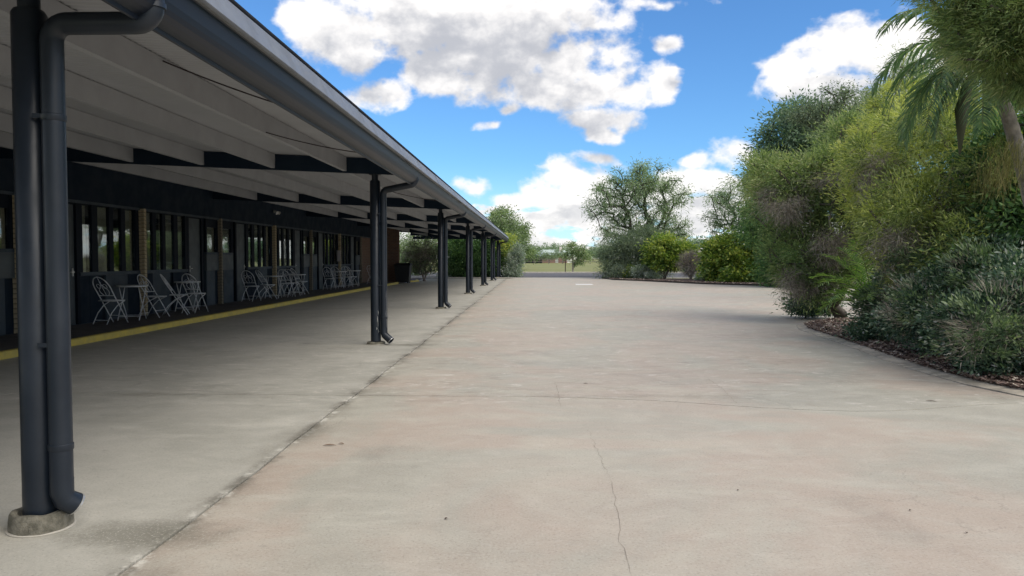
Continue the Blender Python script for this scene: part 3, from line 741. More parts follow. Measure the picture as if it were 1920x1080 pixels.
def bay(Y, s, L):
    f = lambda u: Y+s*u
    def bx(name, u0, u1, z0, z1, x0, x1, m, par=bld, bevel=0):
        a, b = sorted((f(u0), f(u1))); return BB(MB().box(x0, x1, a, b, z0, z1), name, m, par)
    # window band: four panes
    wz0, wz1 = 1.125, 2.465
    win = bx('window', .06, 2.36, 1.05, 1.12, -9.0, -8.885, greyblue)             # sill board carries the window
    panes = [(.20, .60), (.77, 1.08), (1.24, 1.67), (1.88, 2.24)]
    edges = [.06]+[v for p in panes for v in p]+[2.36]
    for i in range(0, len(edges), 2): bx('mullion', edges[i], edges[i+1], 1.121, 2.499, -9.0, -8.905-(.02 if 0 < i < len(edges)-2 else 0), frame_dark, win)
    for (a, b) in panes:
        bx('head_rail', a, b, wz1, 2.499, -8.98, -8.93, frame_dark, win)
        bx('glass_pane', a+.002, b-.002, 1.122, wz1-.002, -8.962, -8.955, glass, win)
    bx('curtain', .2, .75, 1.0, 2.45, -9.0, -8.99, curtain, win); bx('curtain', 1.05, 1.75, 1.0, 2.45, -9.0, -8.99, curtain, win)
    bx('curtain', 2.0, 2.3, 1.0, 2.45, -9.0, -8.99, curtain, win)
    # boards under the window
    for (a, b, m_) in ((.06, .55, navy_dull), (.56, 1.42, greyblue), (1.58, 2.0, navy_dull), (2.01, 2.36, navy_dull)):
        bx('wall_board', a, b, .107, 1.045, -9.0, -8.915, m_)
    bx('wall_board', 1.42, 1.58, .107, 1.045, -9.0, -8.95, frame_dark)
    # door
    d = bx('door', 2.46, 3.20, .11, 2.44, -8.99, -8.945, greydoor)
    bx('door_jamb', 2.36, 2.455, .107, 2.499, -9.0, -8.90, frame_dark, d); bx('door_jamb', 3.205, 3.30, .107, 2.499, -9.0, -8.90, frame_dark, d)
    bx('door_head', 2.456, 3.204, 2.445, 2.499, -9.0, -8.91, frame_dark, d)
    h = bx('handle', 2.53, 2.56, 1.05, 1.20, -8.944, -8.925, alu, d); bx('handle', 2.53, 2.64, 1.12, 1.14, -8.924, -8.895, alu, d)
    bx('wall_board', 3.30, 3.50, .107, 2.499, -9.0, -8.96, frame_dark)
    # bathroom window over a panel
    w2 = bx('window', 3.50, L, 1.50, 1.56, -9.0, -8.89, greyblue)
    bx('window_frame', 3.50, 3.58, 1.561, 2.499, -9.0, -8.91, frame_dark, w2); bx('window_frame', L-.08, L, 1.561, 2.499, -9.0, -8.91, frame_dark, w2)
    bx('window_frame', 3.581, L-.081, 2.25, 2.499, -9.0, -8.92, frame_dark, w2)
    bx('glass_pane', 3.582, L-.082, 1.562, 2.248, -8.962, -8.955, glass, w2); bx('curtain', 3.5, L, 1.3, 2.4, -9.0, -8.99, curtain, w2)
    bx('wall_board', 3.50, L, 1.06, 1.499, -9.0, -8.895, greydoor)
    bx('wall_board', 3.50, L-.25, .107, 1.055, -9.0, -8.905, greyblue); bx('wall_board', L-.25, L, .107, 1.055, -9.0, -8.94, navy_dull)
for (Y, s, L) in ((8.35, -1, 4.3), (8.35, 1, 4.59), (17.2, -1, 4.14), (17.2, 1, 4.30), (26.05, -1, 4.45), (26.05, 1, 4.35), (34.9, -1, 4.40), (34.9, 1, 4.35)):
    bay(Y, s, L)
BB(MB().box(-9.5, -8.90, 39.36, 44.0, .106, 2.499), 'brick_wall', brickwall)
BB(MB().prism_y([(-9.6,-.02),(-7.73,-.02),(-7.73,zt(-7.73)-.006),(-9.3,zt(-9.3)-.006),(-9.6,zt(-9.3)-.006)], 44.005, 44.26), 'brick_wall', brickwall)
BB(MB().box(-16, -9.61, 3.9, 44.26, -.02, 3.3), 'rear_wall', brickwall)
BB(MB().box(-16.3, -9.31, 3.4, 44.5, 3.42, 3.48), 'roof', zinc)
# twin spotlight on the bulkhead
p = at_y(510, 397, 26.2); sl = empty('wall_light', (-8.895, 26.2, p.z)); tag(sl, 'small white twin spotlight on the navy bulkhead', 'light')
MB().box(0, .04, -.07, .07, -.05, .05).build('backplate', white_m, sl, bevel=.006)
for s_ in (-1, 1): MB().tube([(.04, s_*.03, 0), (.09, s_*.08, -.01), (.16, s_*.13, -.05)], [.02, .045, .06], 12).build('lamp_head', white_m, sl, smooth='auto')
MB().tube([(.04, 0, -.02), (.09, 0, -.09)], [.02, .03], 10).build('sensor', white_m, sl)
# notice board at the last pier
nb = MB().box(-8.80, -8.77, 34.2, 34.75, 1.25, 1.75).build('notice_board', mat('grey_board', (.16, .15, .155), .6)); tag(nb, 'small plain grey board hung beside the third group of chairs', 'board')

# ------------------------------------------------------------------ wheelie bin
b0 = at_z(748, 530.0); bn = empty('rubbish_bin', (-7.25, 41.0, .0)); bn.location = (-7.30, 42.9, .0); tag(bn, 'large black plastic wheelie bin against the brick end wall', 'bin')
def frust(x0, x1, y0, y1, z0, x2, x3, y2, y3, z1): return MB().add([(x0,y0,z0),(x1,y0,z0),(x1,y1,z0),(x0,y1,z0),(x2,y2,z1),(x3,y2,z1),(x3,y3,z1),(x2,y3,z1)], [(0,3,2,1),(4,5,6,7),(0,1,5,4),(1,2,6,5),(2,3,7,6),(3,0,4,7)])
frust(-.36,.36,-.33,.33,.06,-.44,.44,-.40,.40,1.0).build('body', black_pl, bn, bevel=.02)
frust(-.47,.47,-.43,.43,1.0,-.47,.47,-.43,.43,1.04).build('rim', black_pl, bn, bevel=.01)
frust(-.46,.48,-.42,.44,1.045,-.30,.42,-.34,.36,1.13).build('lid', black_pl, bn, bevel=.015)
MB().tube([(-.3,-.46,1.0),(.3,-.46,1.0)], .016, 8).build('handle', black_pl, bn)
for x in (-.3, .3): MB().tube([(x-.03,-.30,.09),(x+.03,-.30,.09)], .09, 16).build('wheel', black_pl, bn)
for x in (-.3, .3): MB().tube([(x-.03,.28,.09),(x+.03,.28,.09)], .09, 16).build('wheel', black_pl, bn)

# ------------------------------------------------------------------ bistro furniture
def make_chair():
    c = empty('bistro_chair'); hw = .185; r = .0105
    foot = Vector((0, .26, 0)); top = Vector((0, -.33, .93))
    L = lambda x, t: (x, foot.y+(top.y-foot.y)*t, foot.z+(top.z-foot.z)*t)
    pts = [L(-hw*.98, 0), L(-hw, .3), L(-hw, .55), L(-hw*1.03, .72)]
    for a in np.linspace(math.pi, 0, 13)[0:]:
        pts.append(L(hw*1.05*math.cos(a), .76+.24*math.sin(a)))
    pts += [L(hw*1.03, .72), L(hw, .55), L(hw, .3), L(hw*.98, 0)]
    MB().tube(pts, r, 7).build('back_frame', chair_m, c, smooth=True)
    MB().tube([L(-hw, .60), L(hw, .60)], .008, 6).build('back_rail', chair_m, c)
    MB().tube([L(-hw, .16), L(hw, .16)], .007, 6).build('stretcher', chair_m, c)
    for s_ in (-1, 1):
        q_ = [L(s_*(.05+.06*math.sin(t*math.pi*1.6)), .60+.30*t) for t in np.linspace(0, 1, 10)]
        MB().tube(q_, .0055, 5).build('back_scroll', chair_m, c)
        cc = [L(s_*.075+.045*math.cos(a), .80+.05*math.sin(a)) for a in np.linspace(0, 2*math.pi, 11)[:-1]]
        MB().tube(cc, .005, 5, closed=True).build('back_scroll', chair_m, c)
    MB().tube([L(0, .60), L(0, .98)], .005, 5).build('back_scroll', chair_m, c)
    hs = .165
    MB().tube([(-hs, -.28, 0), (-hs, -.15, .22), (-hs, .0, .36), (-hs, .19, .445), (hs, .19, .445), (hs, .0, .36), (hs, -.15, .22), (hs, -.28, 0)], .0095, 7).build('leg_frame', chair_m, c, smooth=True)
    MB().tube([(-hs, -.235, .08), (hs, -.235, .08)], .007, 6).build('stretcher', chair_m, c)
    st = MB().tube([(-.17, -.12, .455), (-.18, .1, .455), (-.15, .215, .455), (0, .235, .455), (.15, .215, .455), (.18, .1, .455), (.17, -.12, .455), (0, -.14, .455)], .011, 7, closed=True).build('seat', chair_m, c, smooth=True)
    for k in range(6):
        x = -.14+k*.056; MB().box(x-.018, x+.018, -.125, .215, .452, .458).build('slat', chair_m, st)
    return c
def make_table():
    t = empty('bistro_table')
    MB().lathe([(.30, .700), (.305, .703), (.305, .722), (.298, .727), (.27, .725)], 40).build('tabletop', chair_m, t)
    for s_ in (-1, 1):
        x = .21 if s_ < 0 else .19
        MB().tube([(-x, s_*.26, 0), (-x, s_*.13, .2), (-x, -s_*.05, .42), (-x, -s_*.2, .70), (x, -s_*.2, .70), (x, -s_*.05, .42), (x, s_*.13, .2), (x, s_*.26, 0)], .011, 7).build('leg_frame', chair_m, t, smooth=True)
        MB().tube([(-x, s_*.21, .08), (x, s_*.21, .08)], .008, 6).build('stretcher', chair_m, t)
    return t
ch0 = make_chair(); tb0 = make_table(); firstc, firstt = [True], [True]
def put_chair(x, y, deg, label):
    c = ch0 if firstc[0] else copy_tree(ch0); firstc[0] = False
    c.location = (x, y, .10); c.rotation_euler = (0, 0, R(deg)); tag(c, label, 'chair', 'folding bistro chairs outside the rooms')
def put_table(x, y, deg, label):
    c = tb0 if firstt[0] else copy_tree(tb0); firstt[0] = False
    c.location = (x, y, .10); c.rotation_euler = (0, 0, R(deg)); tag(c, label, 'table', 'round bistro tables outside the rooms')
put_chair(-8.42, 15.05, -14, 'folding bistro chair nearest the big front post, seen side-on')
put_table(-8.48, 16.0, 10, 'round bistro table beside the nearest chair, left of the brick pier')
put_chair(-8.40, 16.75, -98, 'bistro chair facing out, directly behind the nearest table')
put_chair(-8.22, 17.45, -72, 'bistro chair with its back to the brick pier, middle of the nearest group')
put_table(-8.55, 18.75, 5, 'round bistro table right of the brick pier in the nearest group')
put_chair(-8.10, 18.15, -8, 'bistro chair in front of the farther table of the nearest group')
put_chair(-8.50, 22.9, -6, 'first chair of the middle group, leaning back side-on before the pier')
put_chair(-8.45, 24.1, -45, 'middle group chair turned half out, beside its first table')
put_table(-8.45, 24.75, 5, 'round bistro table at the near end of the middle group')
put_chair(-8.20, 25.3, -8, 'side-on chair beyond the first table of the middle group')
put_chair(-8.25, 26.0, -10, 'side-on chair below the spotlight in the middle group')
put_table(-8.40, 27.1, 5, 'round bistro table at the far end of the middle group')
put_chair(-8.45, 27.6, -95, 'chair facing out with its round back at the far end of the middle group')
put_chair(-8.40, 31.4, -6, 'first side-on chair of the third group')
put_chair(-8.35, 32.5, -10, 'second side-on chair of the third group')
put_table(-8.45, 33.3, 5, 'nearer small round table of the third group')
put_chair(-8.30, 34.0, -8, 'third side-on chair of the third group')
put_chair(-8.35, 35.0, -30, 'last chair of the third group')
put_table(-8.35, 35.6, 5, 'farther small round table of the third group')
put_chair(-8.05, 38.3, -20, 'lone chair showing just behind the second post')

# ------------------------------------------------------------------ small things on the concrete
p = at_z(1095, 533.5); MB().box(-.45, .45, -.55, .55, .0, .012).build('cover_plate', mat('white_cover', (.72, .72, .70), .5), loc=(p.x, p.y, .001)); tag(bpy.data.objects['cover_plate'], 'flat pale cover plate set in the driveway near the road', 'cover')
litter = mat('dry_leaf', (.13, .07, .035), .8); litm = mat('dark_leaf', (.05, .03, .02), .8)
def dead_leaf(px, py, L, W, a, label, m=litter):
    q = at_z(px, py); mb = MB(); n = 7; vs = []
    for i in range(n):
        t = i/(n-1); w = W*math.sin(math.pi*(.06+.9*t))*.5; z = .004+.18*W*math.sin(math.pi*t)
        vs += [((t-.5)*L, -w, z+.3*w), ((t-.5)*L, 0, z), ((t-.5)*L, w, z+.4*w)]
    fs = []
    for i in range(n-1):
        for k in range(2): fs.append((i*3+k, i*3+3+k, i*3+4+k, i*3+1+k))
    mb.add(vs, fs); o = mb.build('fallen_leaf', m, loc=(q.x, q.y, 0)); o.rotation_euler = (0, 0, a); tag(o, label, 'leaf', 'dry leaves fallen on the concrete')
dead_leaf(618, 836, .10, .022, .1, 'curled brown leaf at left of the nearest slab, larger of two')
dead_leaf(640, 833, .05, .018, -.4, 'smaller brown leaf touching the larger curled one')
dead_leaf(837, 974, .022, .016, .6, 'tiny dark leaf in the middle of the nearest slab', litm)
dead_leaf(1098, 720, .05, .02, .0, 'small dark leaf on the drive right of the joint', litm)
dead_leaf(1746, 753, .10, .02, -.6, 'dark twig-like leaf close to the mulch bed corner', litm)
dead_leaf(1707, 958, .016, .012, .3, 'tiny dark leaf at the right of the nearest slab', litm)
dead_leaf(1812, 1000, .018, .012, 1.3, 'dark speck of leaf near the bottom right', litm)
dead_leaf(1384, 920, .02, .01, .9, 'small dry leaf right of the long crack', litm)
dead_leaf(1640, 650, .06, .03, .9, 'brown leaf lying beside the bed edging', litter)

# mulch chips
def chips(name, n, poly_fn, L, m, zf):
    P_ = poly_fn(n); n = len(P_); ang = rng.random(n)*math.pi*2; d = np.stack([np.cos(ang), np.sin(ang), rng.normal(size=n)*.25], 1); d = unit(d)
    Ls = L*(.4+rng.random(n)*1.2); Ws = Ls*(.2+.35*rng.random(n)); P_[:, 2] += rng.random(n)*.02
    up = unit(np.stack([rng.normal(size=n)*.5, rng.normal(size=n)*.5, np.ones(n)], 1)); s = unit(np.cross(d, up))
    a = P_-s*Ws[:, None]*.5; b = P_+s*Ws[:, None]*.5
    v = np.stack([a, b, b+d*Ls[:, None], a+d*Ls[:, None]], 1).reshape(-1, 3)
    return tag(big_mesh(name, v, 4, m, rng.random(n)), kind='stuff')
mulch_m = leaf_mat('mulch_chips', [(.02,.014,.012), (.055,.038,.032), (.095,.068,.058), (.22,.18,.15)], trans=0, rough=.9, gloss=.1)
def pf(n):
    y = 4+rng.random(n)*13.6; x = np.array([bed_edge(v) for v in y])+.19+rng.random(n)**1.7*3.2
    z = np.where(x-np.array([bed_edge(v) for v in y]) < .35, .045, .075); return np.stack([x, y, z], 1)
tag(chips('mulch', 60000, pf, .036, mulch_m, None), 'reddish brown bark mulch with pale dry leaves in the near bed')
def pf2(n):
    q = rng.random(n)*.99; x = 5+q*14; fx = [p.x for p in fe]; fy = [p.y for p in fe]
    y = np.interp(x, fx, fy)+.1+rng.random(n)*2.5; return np.stack([x, y, np.full(n, .06)], 1)
tag(chips('mulch', 12000, pf2, .06, mulch_m, None), 'dark leaf litter below the far shrubs')

# ------------------------------------------------------------------ planting: materials
L_olive = leaf_mat('olive_needles', [(.020,.032,.016), (.042,.062,.028), (.078,.102,.042), (.13,.145,.07), (.16,.14,.095)])
L_yellow = leaf_mat('yellow_green_needles', [(.020,.030,.013), (.052,.068,.024), (.110,.126,.038), (.185,.190,.055), (.26,.25,.080)], trans=.38)
L_blue = leaf_mat('blue_green_leaves', [(.020,.036,.026), (.040,.065,.046), (.070,.10,.070), (.12,.15,.11)])
L_gum = leaf_mat('gum_leaves', [(.030,.045,.028), (.055,.080,.045), (.095,.125,.075), (.16,.19,.125)])
L_lightgum = leaf_mat('light_gum_leaves', [(.030,.048,.024), (.055,.078,.040), (.090,.115,.062), (.14,.165,.10)])
L_dark = leaf_mat('dark_shrub_leaves', [(.010,.022,.016), (.019,.038,.027), (.036,.060,.043), (.072,.098,.074), (.22,.25,.22)], rough=.42, gloss=.45)
L_lush = leaf_mat('glossy_yellow_green_leaves', [(.012,.028,.008), (.030,.055,.013), (.060,.090,.018), (.11,.135,.026), (.19,.19,.045)], rough=.4, gloss=.4)
L_silver = leaf_mat('silver_leaves', [(.04,.055,.045), (.08,.10,.085), (.14,.16,.145), (.24,.26,.245)])
L_hedge = leaf_mat('hedge_leaves', [(.012,.028,.012), (.025,.05,.020), (.045,.080,.032), (.08,.12,.045)])
L_case = leaf_mat('fine_grey_green', [(.028,.040,.030), (.050,.066,.048), (.080,.098,.068), (.12,.135,.095)])
L_palm = leaf_mat('palm_leaflets', [(.025,.05,.014), (.060,.110,.024), (.12,.18,.040), (.19,.24,.07)], rough=.4, gloss=.5)
L_palmd = leaf_mat('dark_palm_leaflets', [(.015,.028,.018), (.030,.052,.030), (.055,.085,.045), (.15,.15,.07)], rough=.4, gloss=.5)
L_dry = leaf_mat('dry_straw', [(.025,.028,.012), (.050,.048,.020), (.085,.072,.032)], rough=.8)
L_dead = leaf_mat('dead_twigs', [(.052,.046,.037), (.090,.081,.066), (.15,.137,.113)], trans=0, rough=.9, gloss=.1)
L_far = leaf_mat('far_tree_leaves', [(.045,.062,.045), (.075,.10,.068), (.115,.14,.095)])
L_bright = leaf_mat('feathery_green', [(.012,.030,.013), (.026,.055,.022), (.050,.088,.035), (.085,.125,.050)])

def dead_mass(root, blobs, n_cl, per, cr, L, name='dead_twigs', W=.006):
    b0 = root.location; rel = [(b[0]-b0.x, b[1]-b0.y, b[2]-b0.z)+tuple(b[3:]) for b in blobs]
    foliage(name, L_dead, rel, n_cl, per, cr, L, W, root, droop=.5, outw=.3, rnd=1.0, kind='tri', shell=.4, strand=.12)

# ---- right hand side, near to far
FINE = dict(kind='tri', tvar=.13, rnd=.7, outw=.8, droop=-.1, shell=.55, zmin=-.2)
# T: yellow green bottlebrush
Yb = 13.0
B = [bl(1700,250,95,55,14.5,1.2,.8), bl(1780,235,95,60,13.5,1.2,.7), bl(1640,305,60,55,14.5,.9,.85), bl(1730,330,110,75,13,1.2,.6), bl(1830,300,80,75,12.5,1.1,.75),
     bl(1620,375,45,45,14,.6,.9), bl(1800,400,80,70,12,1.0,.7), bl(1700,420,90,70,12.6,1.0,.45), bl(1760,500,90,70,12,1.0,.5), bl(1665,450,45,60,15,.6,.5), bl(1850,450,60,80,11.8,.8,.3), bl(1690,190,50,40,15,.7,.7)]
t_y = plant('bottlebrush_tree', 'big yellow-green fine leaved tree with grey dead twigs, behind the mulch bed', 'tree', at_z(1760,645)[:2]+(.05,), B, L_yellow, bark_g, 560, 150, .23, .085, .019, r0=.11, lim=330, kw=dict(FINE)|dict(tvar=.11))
dead_mass(t_y, [bl(1650,330,26,44,13.2,.3), bl(1685,450,36,50,12.0,.4), bl(1760,455,50,30,11.9,.4), bl(1730,540,34,50,11.8,.3), bl(1830,330,26,34,11.7,.3), bl(1800,540,45,30,11.3,.3), bl(1770,380,34,26,11.9,.3)], 150, 120, .22, .17, W=.0065)
# T: olive bottlebrush with leaning stems at the tip of the bed
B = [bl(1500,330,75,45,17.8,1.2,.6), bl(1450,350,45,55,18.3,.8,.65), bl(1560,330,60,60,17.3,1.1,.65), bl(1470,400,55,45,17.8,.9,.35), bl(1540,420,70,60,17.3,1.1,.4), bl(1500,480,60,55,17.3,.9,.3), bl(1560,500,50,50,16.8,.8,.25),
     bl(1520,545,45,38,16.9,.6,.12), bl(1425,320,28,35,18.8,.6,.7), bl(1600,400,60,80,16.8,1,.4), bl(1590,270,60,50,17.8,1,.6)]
YB = [(b[0], b[1]-.15, b[2], b[3]*1.02, b[4], b[5]*1.02, .5) for b in [bl(1640,300,60,50,13.6,.8), bl(1760,260,110,70,12.5,1.0), bl(1860,340,70,80,11.3,.9), bl(1700,400,90,70,11.9,.9), bl(1790,470,90,70,11.2,.8), bl(1680,480,45,50,14.6,.6)]]
L_olive2 = leaf_mat('olive_yellow_needles', [(.020,.030,.012), (.050,.066,.022), (.095,.110,.040), (.15,.155,.060)])
foliage('crown', L_olive2, [(b[0]-t_y.location.x, b[1]-t_y.location.y, b[2]-t_y.location.z)+b[3:] for b in YB], 170, 110, .22, .085, .019, t_y, kind='tri', rnd=.7, outw=.8, droop=.1, shell=.7, tb=[.5]*len(YB))
t_o = plant('bottlebrush_tree', 'olive-green bottlebrush tree with leaning dark stems at the tip of the mulch bed', 'tree', at_z(1575,600)[:2]+(.05,), B, L_olive, bark_g, 480, 140, .29, .095, .024, r0=.075, lim=110, stems=4, kw=FINE)
dead_mass(t_o, [bl(1480,385,38,20,16.9,.4), bl(1560,330,30,18,16.6,.4), bl(1505,530,38,28,16.6,.3), bl(1440,365,18,18,17.6,.3), bl(1555,455,32,34,16.4,.3)], 85, 120, .24, .17, W=.0075)
# T: dark green low spread below that tree
# bright feathery tree and clipped green column further along
B = [bl(1435,425,40,40,38,1.4,.6), bl(1420,400,22,22,38,.9,.7), bl(1465,470,36,40,37.5,1.3,.4), bl(1480,505,34,32,37,1.1,.3), bl(1450,498,20,36,37.5,.9,.5)]
plant('feathery_tree', 'bright green feathery small tree between round lush bush and bottlebrush tree', 'tree', at_z(1478,537.5)[:2]+(.04,), B, L_bright, bark_g, 190, 150, .46, .17, .045, r0=.06, lim=100, kw=dict(droop=.1, zmin=.02))
# blue green tree behind, and thin-topped tree
B = [bl(1500,250,65,48,42,2.2,.4), bl(1465,290,40,45,42,1.6,.35), bl(1560,270,60,50,42,2.2,.5), bl(1520,330,80,50,42,2.2,.3), bl(1490,215,40,22,42,1.4,.5), bl(1610,300,60,60,41,2.2,.5)]
plant('tree', 'dense blue-green tree rising behind the olive bottlebrush', 'tree', (at_y(1540,480,42).x, 42, 0), B, L_blue, bark_d, 380, 110, .75, .22, .07, r0=.26, lim=200, kw=dict(droop=.1))
B = [bl(1575,185,50,28,36,1.6,.5), bl(1545,220,45,28,36,1.6,.4), bl(1610,215,40,32,36,1.6,.5), bl(1580,235,70,30,36,1.8,.5), bl(1505,215,25,18,36,1,.4)]
plant('tree', 'tall thin-topped tree with see-through crown and bare twigs against the cloud', 'tree', (at_y(1590,480,36).x, 36, 0), B, L_case, bark_d, 190, 75, .42, .13, .038, r0=.14, lim=150,
      trunk=[(0,0,-.1), (-.05,0,2.5), (-.1,0,5.2), (-.15,0,7.0)], kw=dict(droop=.4, shell=.35))
B = [bl(1690,150,38,35,26,1.1,.8), bl(1660,200,55,35,26,1.5,.6), bl(1710,205,45,45,25,1.2,.6), bl(1650,245,60,45,25,1.3,.4), bl(1700,115,22,20,26,.6,.8), bl(1760,190,60,60,25,1.5,.5)]
plant('tree', 'pale olive tree with thin top showing left of the palm fronds', 'tree', (at_y(1700,480,26).x, 26, 0), B, L_lightgum, bark_g, 260, 110, .42, .11, .02, r0=.13, lim=150, kw=dict(droop=.1, kind='tri', shell=.4))
# dark mass filling deep behind the shrubs on the right
B = [bl(1880,420,90,110,11.5,1.1,.3), bl(1950,300,90,140,11,1.2,.3), bl(1860,520,90,70,11,1.0,.3), bl(1990,480,120,140,10.5,1.2,.3)]
plant('shrub', 'tall dark shrub filling the shade at the right edge behind the palm', 'shrub', (8.2, 11.2, .05), B, L_hedge, bark_d, 260, 170, .3, .09, .04, r0=.07, lim=120, kw=dict(zmin=.0))
# overhead fine tree top right, nearer than the palm
B = [bl(1880,60,90,70,7.4,.6,.5), bl(1885,95,50,36,7.4,.5,.45), bl(1935,130,45,60,7.4,.6,.4), bl(1815,20,42,42,7.6,.4,.6), bl(1950,20,90,80,7.2,.7,.5), bl(1840,-40,120,60,7.6,.6,.5)]
B = [(b[0], b[1], b[2], b[3], b[4], b[5], b[6]) for b in B]
plant('fine_leaved_tree', 'fine grey-green needle tree hanging in at the top right corner', 'tree', (5.9, 7.9, .05), B, L_olive, bark_g, 430, 170, .14, .07, .011, r0=.05, lim=240,
      trunk=[(0,0,-.05), (-.1,-.1,1.2), (-.3,-.2,2.4), (-.5,-.3,3.0)], kw=dict(kind='tri', droop=.15, outw=.9, rnd=.6, shell=.5, tvar=.13))
# low dark shrubs along the bed
def shrub(label, bpx, B, k, per, cr=.15, L=.058, W=.024, m=L_dark, name='shrub', kw={}):
    return plant(name, label, 'shrub', at_z(*bpx)[:2]+(.06,), B, m, bark_d, k, per, cr, L, W, r0=.025, lim=90, kw=dict(dict(zmin=.02, droop=-.1, outw=.7, rnd=.8, tvar=.26, shell=.42), **kw))
S1 = shrub('spreading dark grey-green shrub nearest the right edge of the photo', (1890,712), [bl(1880,630.0,75,62,9.15,0.51,.45), bl(1930,550.0,80,80,9.15,0.59,.4), bl(1830,645.0,45,42,9.25,0.34,.5), bl(1800,600.0,55,50,9.65,0.42,.5), bl(1985,630.0,80,80,8.75,0.59,.4), bl(1880,690.0,90,22,9.05,0.42,.4)], 430, 75)
S2 = shrub('dark grey-green shrub with pale leaf undersides, middle of the row', (1760,665), [bl(1740,570.0,65,50,10.9,0.51,.45), bl(1700,600.0,50,38,11.1,0.42,.5), bl(1780,550.0,60,60,10.7,0.51,.5), bl(1820,530.0,60,60,10.4,0.51,.4), bl(1770,630.0,70,30,10.5,0.42,.35), bl(1860,510.0,60,60,10.3,0.51,.4)], 400, 75)
S3 = shrub('low grey-green shrub with pale tips beside the small palm', (1660,640), [bl(1660,582.0,42,38,13.0,0.42,.5), bl(1690,552.0,50,50,12.7,0.51,.55), bl(1640,617.0,42,22,12.6,0.34,.35), bl(1715,537.0,50,40,12.4,0.42,.55)], 260, 80)
shrub('small dark green ground shrub under the leaning stems', (1510,598), [bl(1510,575,32,20,18,.5,.2), bl(1545,580,30,18,18,.5,.2)], 70, 90, L_dark and .2, .07, .025)

def sprigs(root, B, m, k, per, cr, L, W, name='sprigs', **kw):
    b0 = root.location; rel = [(b[0]-b0.x, b[1]-b0.y, b[2]-b0.z)+tuple(b[3:]) for b in B]
    foliage(name, m, rel, k, per, cr, L, W, root, **dict(dict(outw=1.1, rnd=.6, droop=-.3, shell=.85, zmin=.02, low=-.3), **kw))
L_sprig = leaf_mat('grey_green_sprigs', [(.014,.024,.014), (.028,.045,.026), (.052,.072,.042), (.10,.12,.08)])
for o_, B_ in ((S1, [bl(1890,610,95,75,8.6,.7,.5), bl(1830,640,60,60,8.7,.5,.5)]), (S2, [bl(1760,580,85,65,10.3,.7,.5), bl(1850,520,70,60,9.9,.7,.5)]), (S3, [bl(1675,580,60,55,12.3,.7,.5)])):
    sprigs(o_, B_, L_sprig, 70, 45, .12, .07, .02)
    sprigs(o_, B_, L_dead, 26, 40, .16, .14, .005, name='dead_twigs', kind='tri')
S4 = shrub('olive-green leafy shrub rising behind the dark row, under the yellow-green tree', (1790,640), [bl(1740,500,60,45,11.6,.6,.5), bl(1800,480,60,45,11.4,.6,.6), bl(1850,460,50,45,10.8,.5,.4)], 200, 80, m=L_sprig)
# ------------------------------------------------------------------ palms
def frond(parent, base, az_, elev, L, droopk, nl, ll, m, name='frond', wl=.022, two=True, hang=.3, seed=0):
    r = np.random.default_rng(seed); pts = []; d = Vector((math.cos(az_)*math.cos(elev), math.sin(az_)*math.cos(elev), math.sin(elev))); p = Vector(base); n = 22
    for i in range(n+1):
        pts.append(p.copy()); t = i/n
        d = (d+Vector((0, 0, -droopk/n*(1+1.2*t)))).normalized(); p = p+d*(L/n)
    vs = []; tv = []
    for j in range(nl):
        t = .16+.84*j/nl; f = t*n; i = min(int(f), n-1); a = pts[i].lerp(pts[i+1], f-i); tan = (pts[i+1]-pts[i]).normalized()
        side = tan.cross(Vector((0, 0, 1)));
        if side.length < 1e-3: side = Vector((1, 0, 0))
        side.normalize(); up = side.cross(tan).normalized()
        for s_ in (-1, 1):
            l_ = ll*(math.sin(math.pi*min(1, .12+t*.86))**.6)*r.uniform(.85, 1.1)
            dd = (side*s_*.9+tan*.55+up*r.uniform(-.05, .35)).normalized(); q0 = a; w = wl*r.uniform(.8, 1.1)
            P_ = [q0]; dcur = dd
            for k in range(3):
                dcur = (dcur+Vector((0, 0, -hang*(.5+k*.6)*r.uniform(.6, 1.4)))).normalized(); P_.append(P_[-1]+dcur*l_/3)
            nrm = dd.cross(up).normalized() if False else tan
            ws = [w*.5, w, w*.8, .0015]
            for k in range(3):
                a0, a1 = P_[k], P_[k+1]; wv_ = (tan*.8+up*.3*s_).normalized()
                vs += [a0-wv_*ws[k]*.5, a1-wv_*ws[k+1]*.5, a1+wv_*ws[k+1]*.5, a0+wv_*ws[k]*.5]; tv.append(.5+r.normal()*.2)
    fr = MB().tube(pts, [max(.003, .016*(1-i/n*.85)*L/2) for i in range(n+1)], 6).build('rachis', stalk_m, parent, smooth=True)
    fr.name = name
    V = np.array([tuple(v) for v in vs]); lf = big_mesh('leaflets', V, 4, m, np.array(tv), fr); return fr
stalk_m = mat('palm_stalk', (.11, .13, .05), .5)
pc = at_y(1868, 120, 8.9); pb = Vector((6.3, 9.3, .05))
palm = empty('palm_tree', pb); tag(palm, 'tall palm with drooping dark fronds and ringed trunk at the right edge', 'palm tree')
tr_px = [(1965,560), (1945,420), (1920,320), (1890,215), (1845,112)]
tp = [Vector((0,0,-.05))]+[at_y(x, y, 9.0)-pb for x, y in tr_px]
prof = []; N_ = 60
def along(ps, t):
    f = t*(len(ps)-1); i = min(int(f), len(ps)-2); return ps[i].lerp(ps[i+1], f-i)
pt_ = [along(tp, i/N_) for i in range(N_+1)]
MB().tube(pt_, [(.10-.035*i/N_)*(1+.05*(i % 2)) for i in range(N_+1)], 14).build('trunk', mat('ringed_palm_trunk', (.25, .225, .19), .85, var=.5, vscale=10, bump=.6), palm, smooth='auto')
cr_ = pt_[-1]
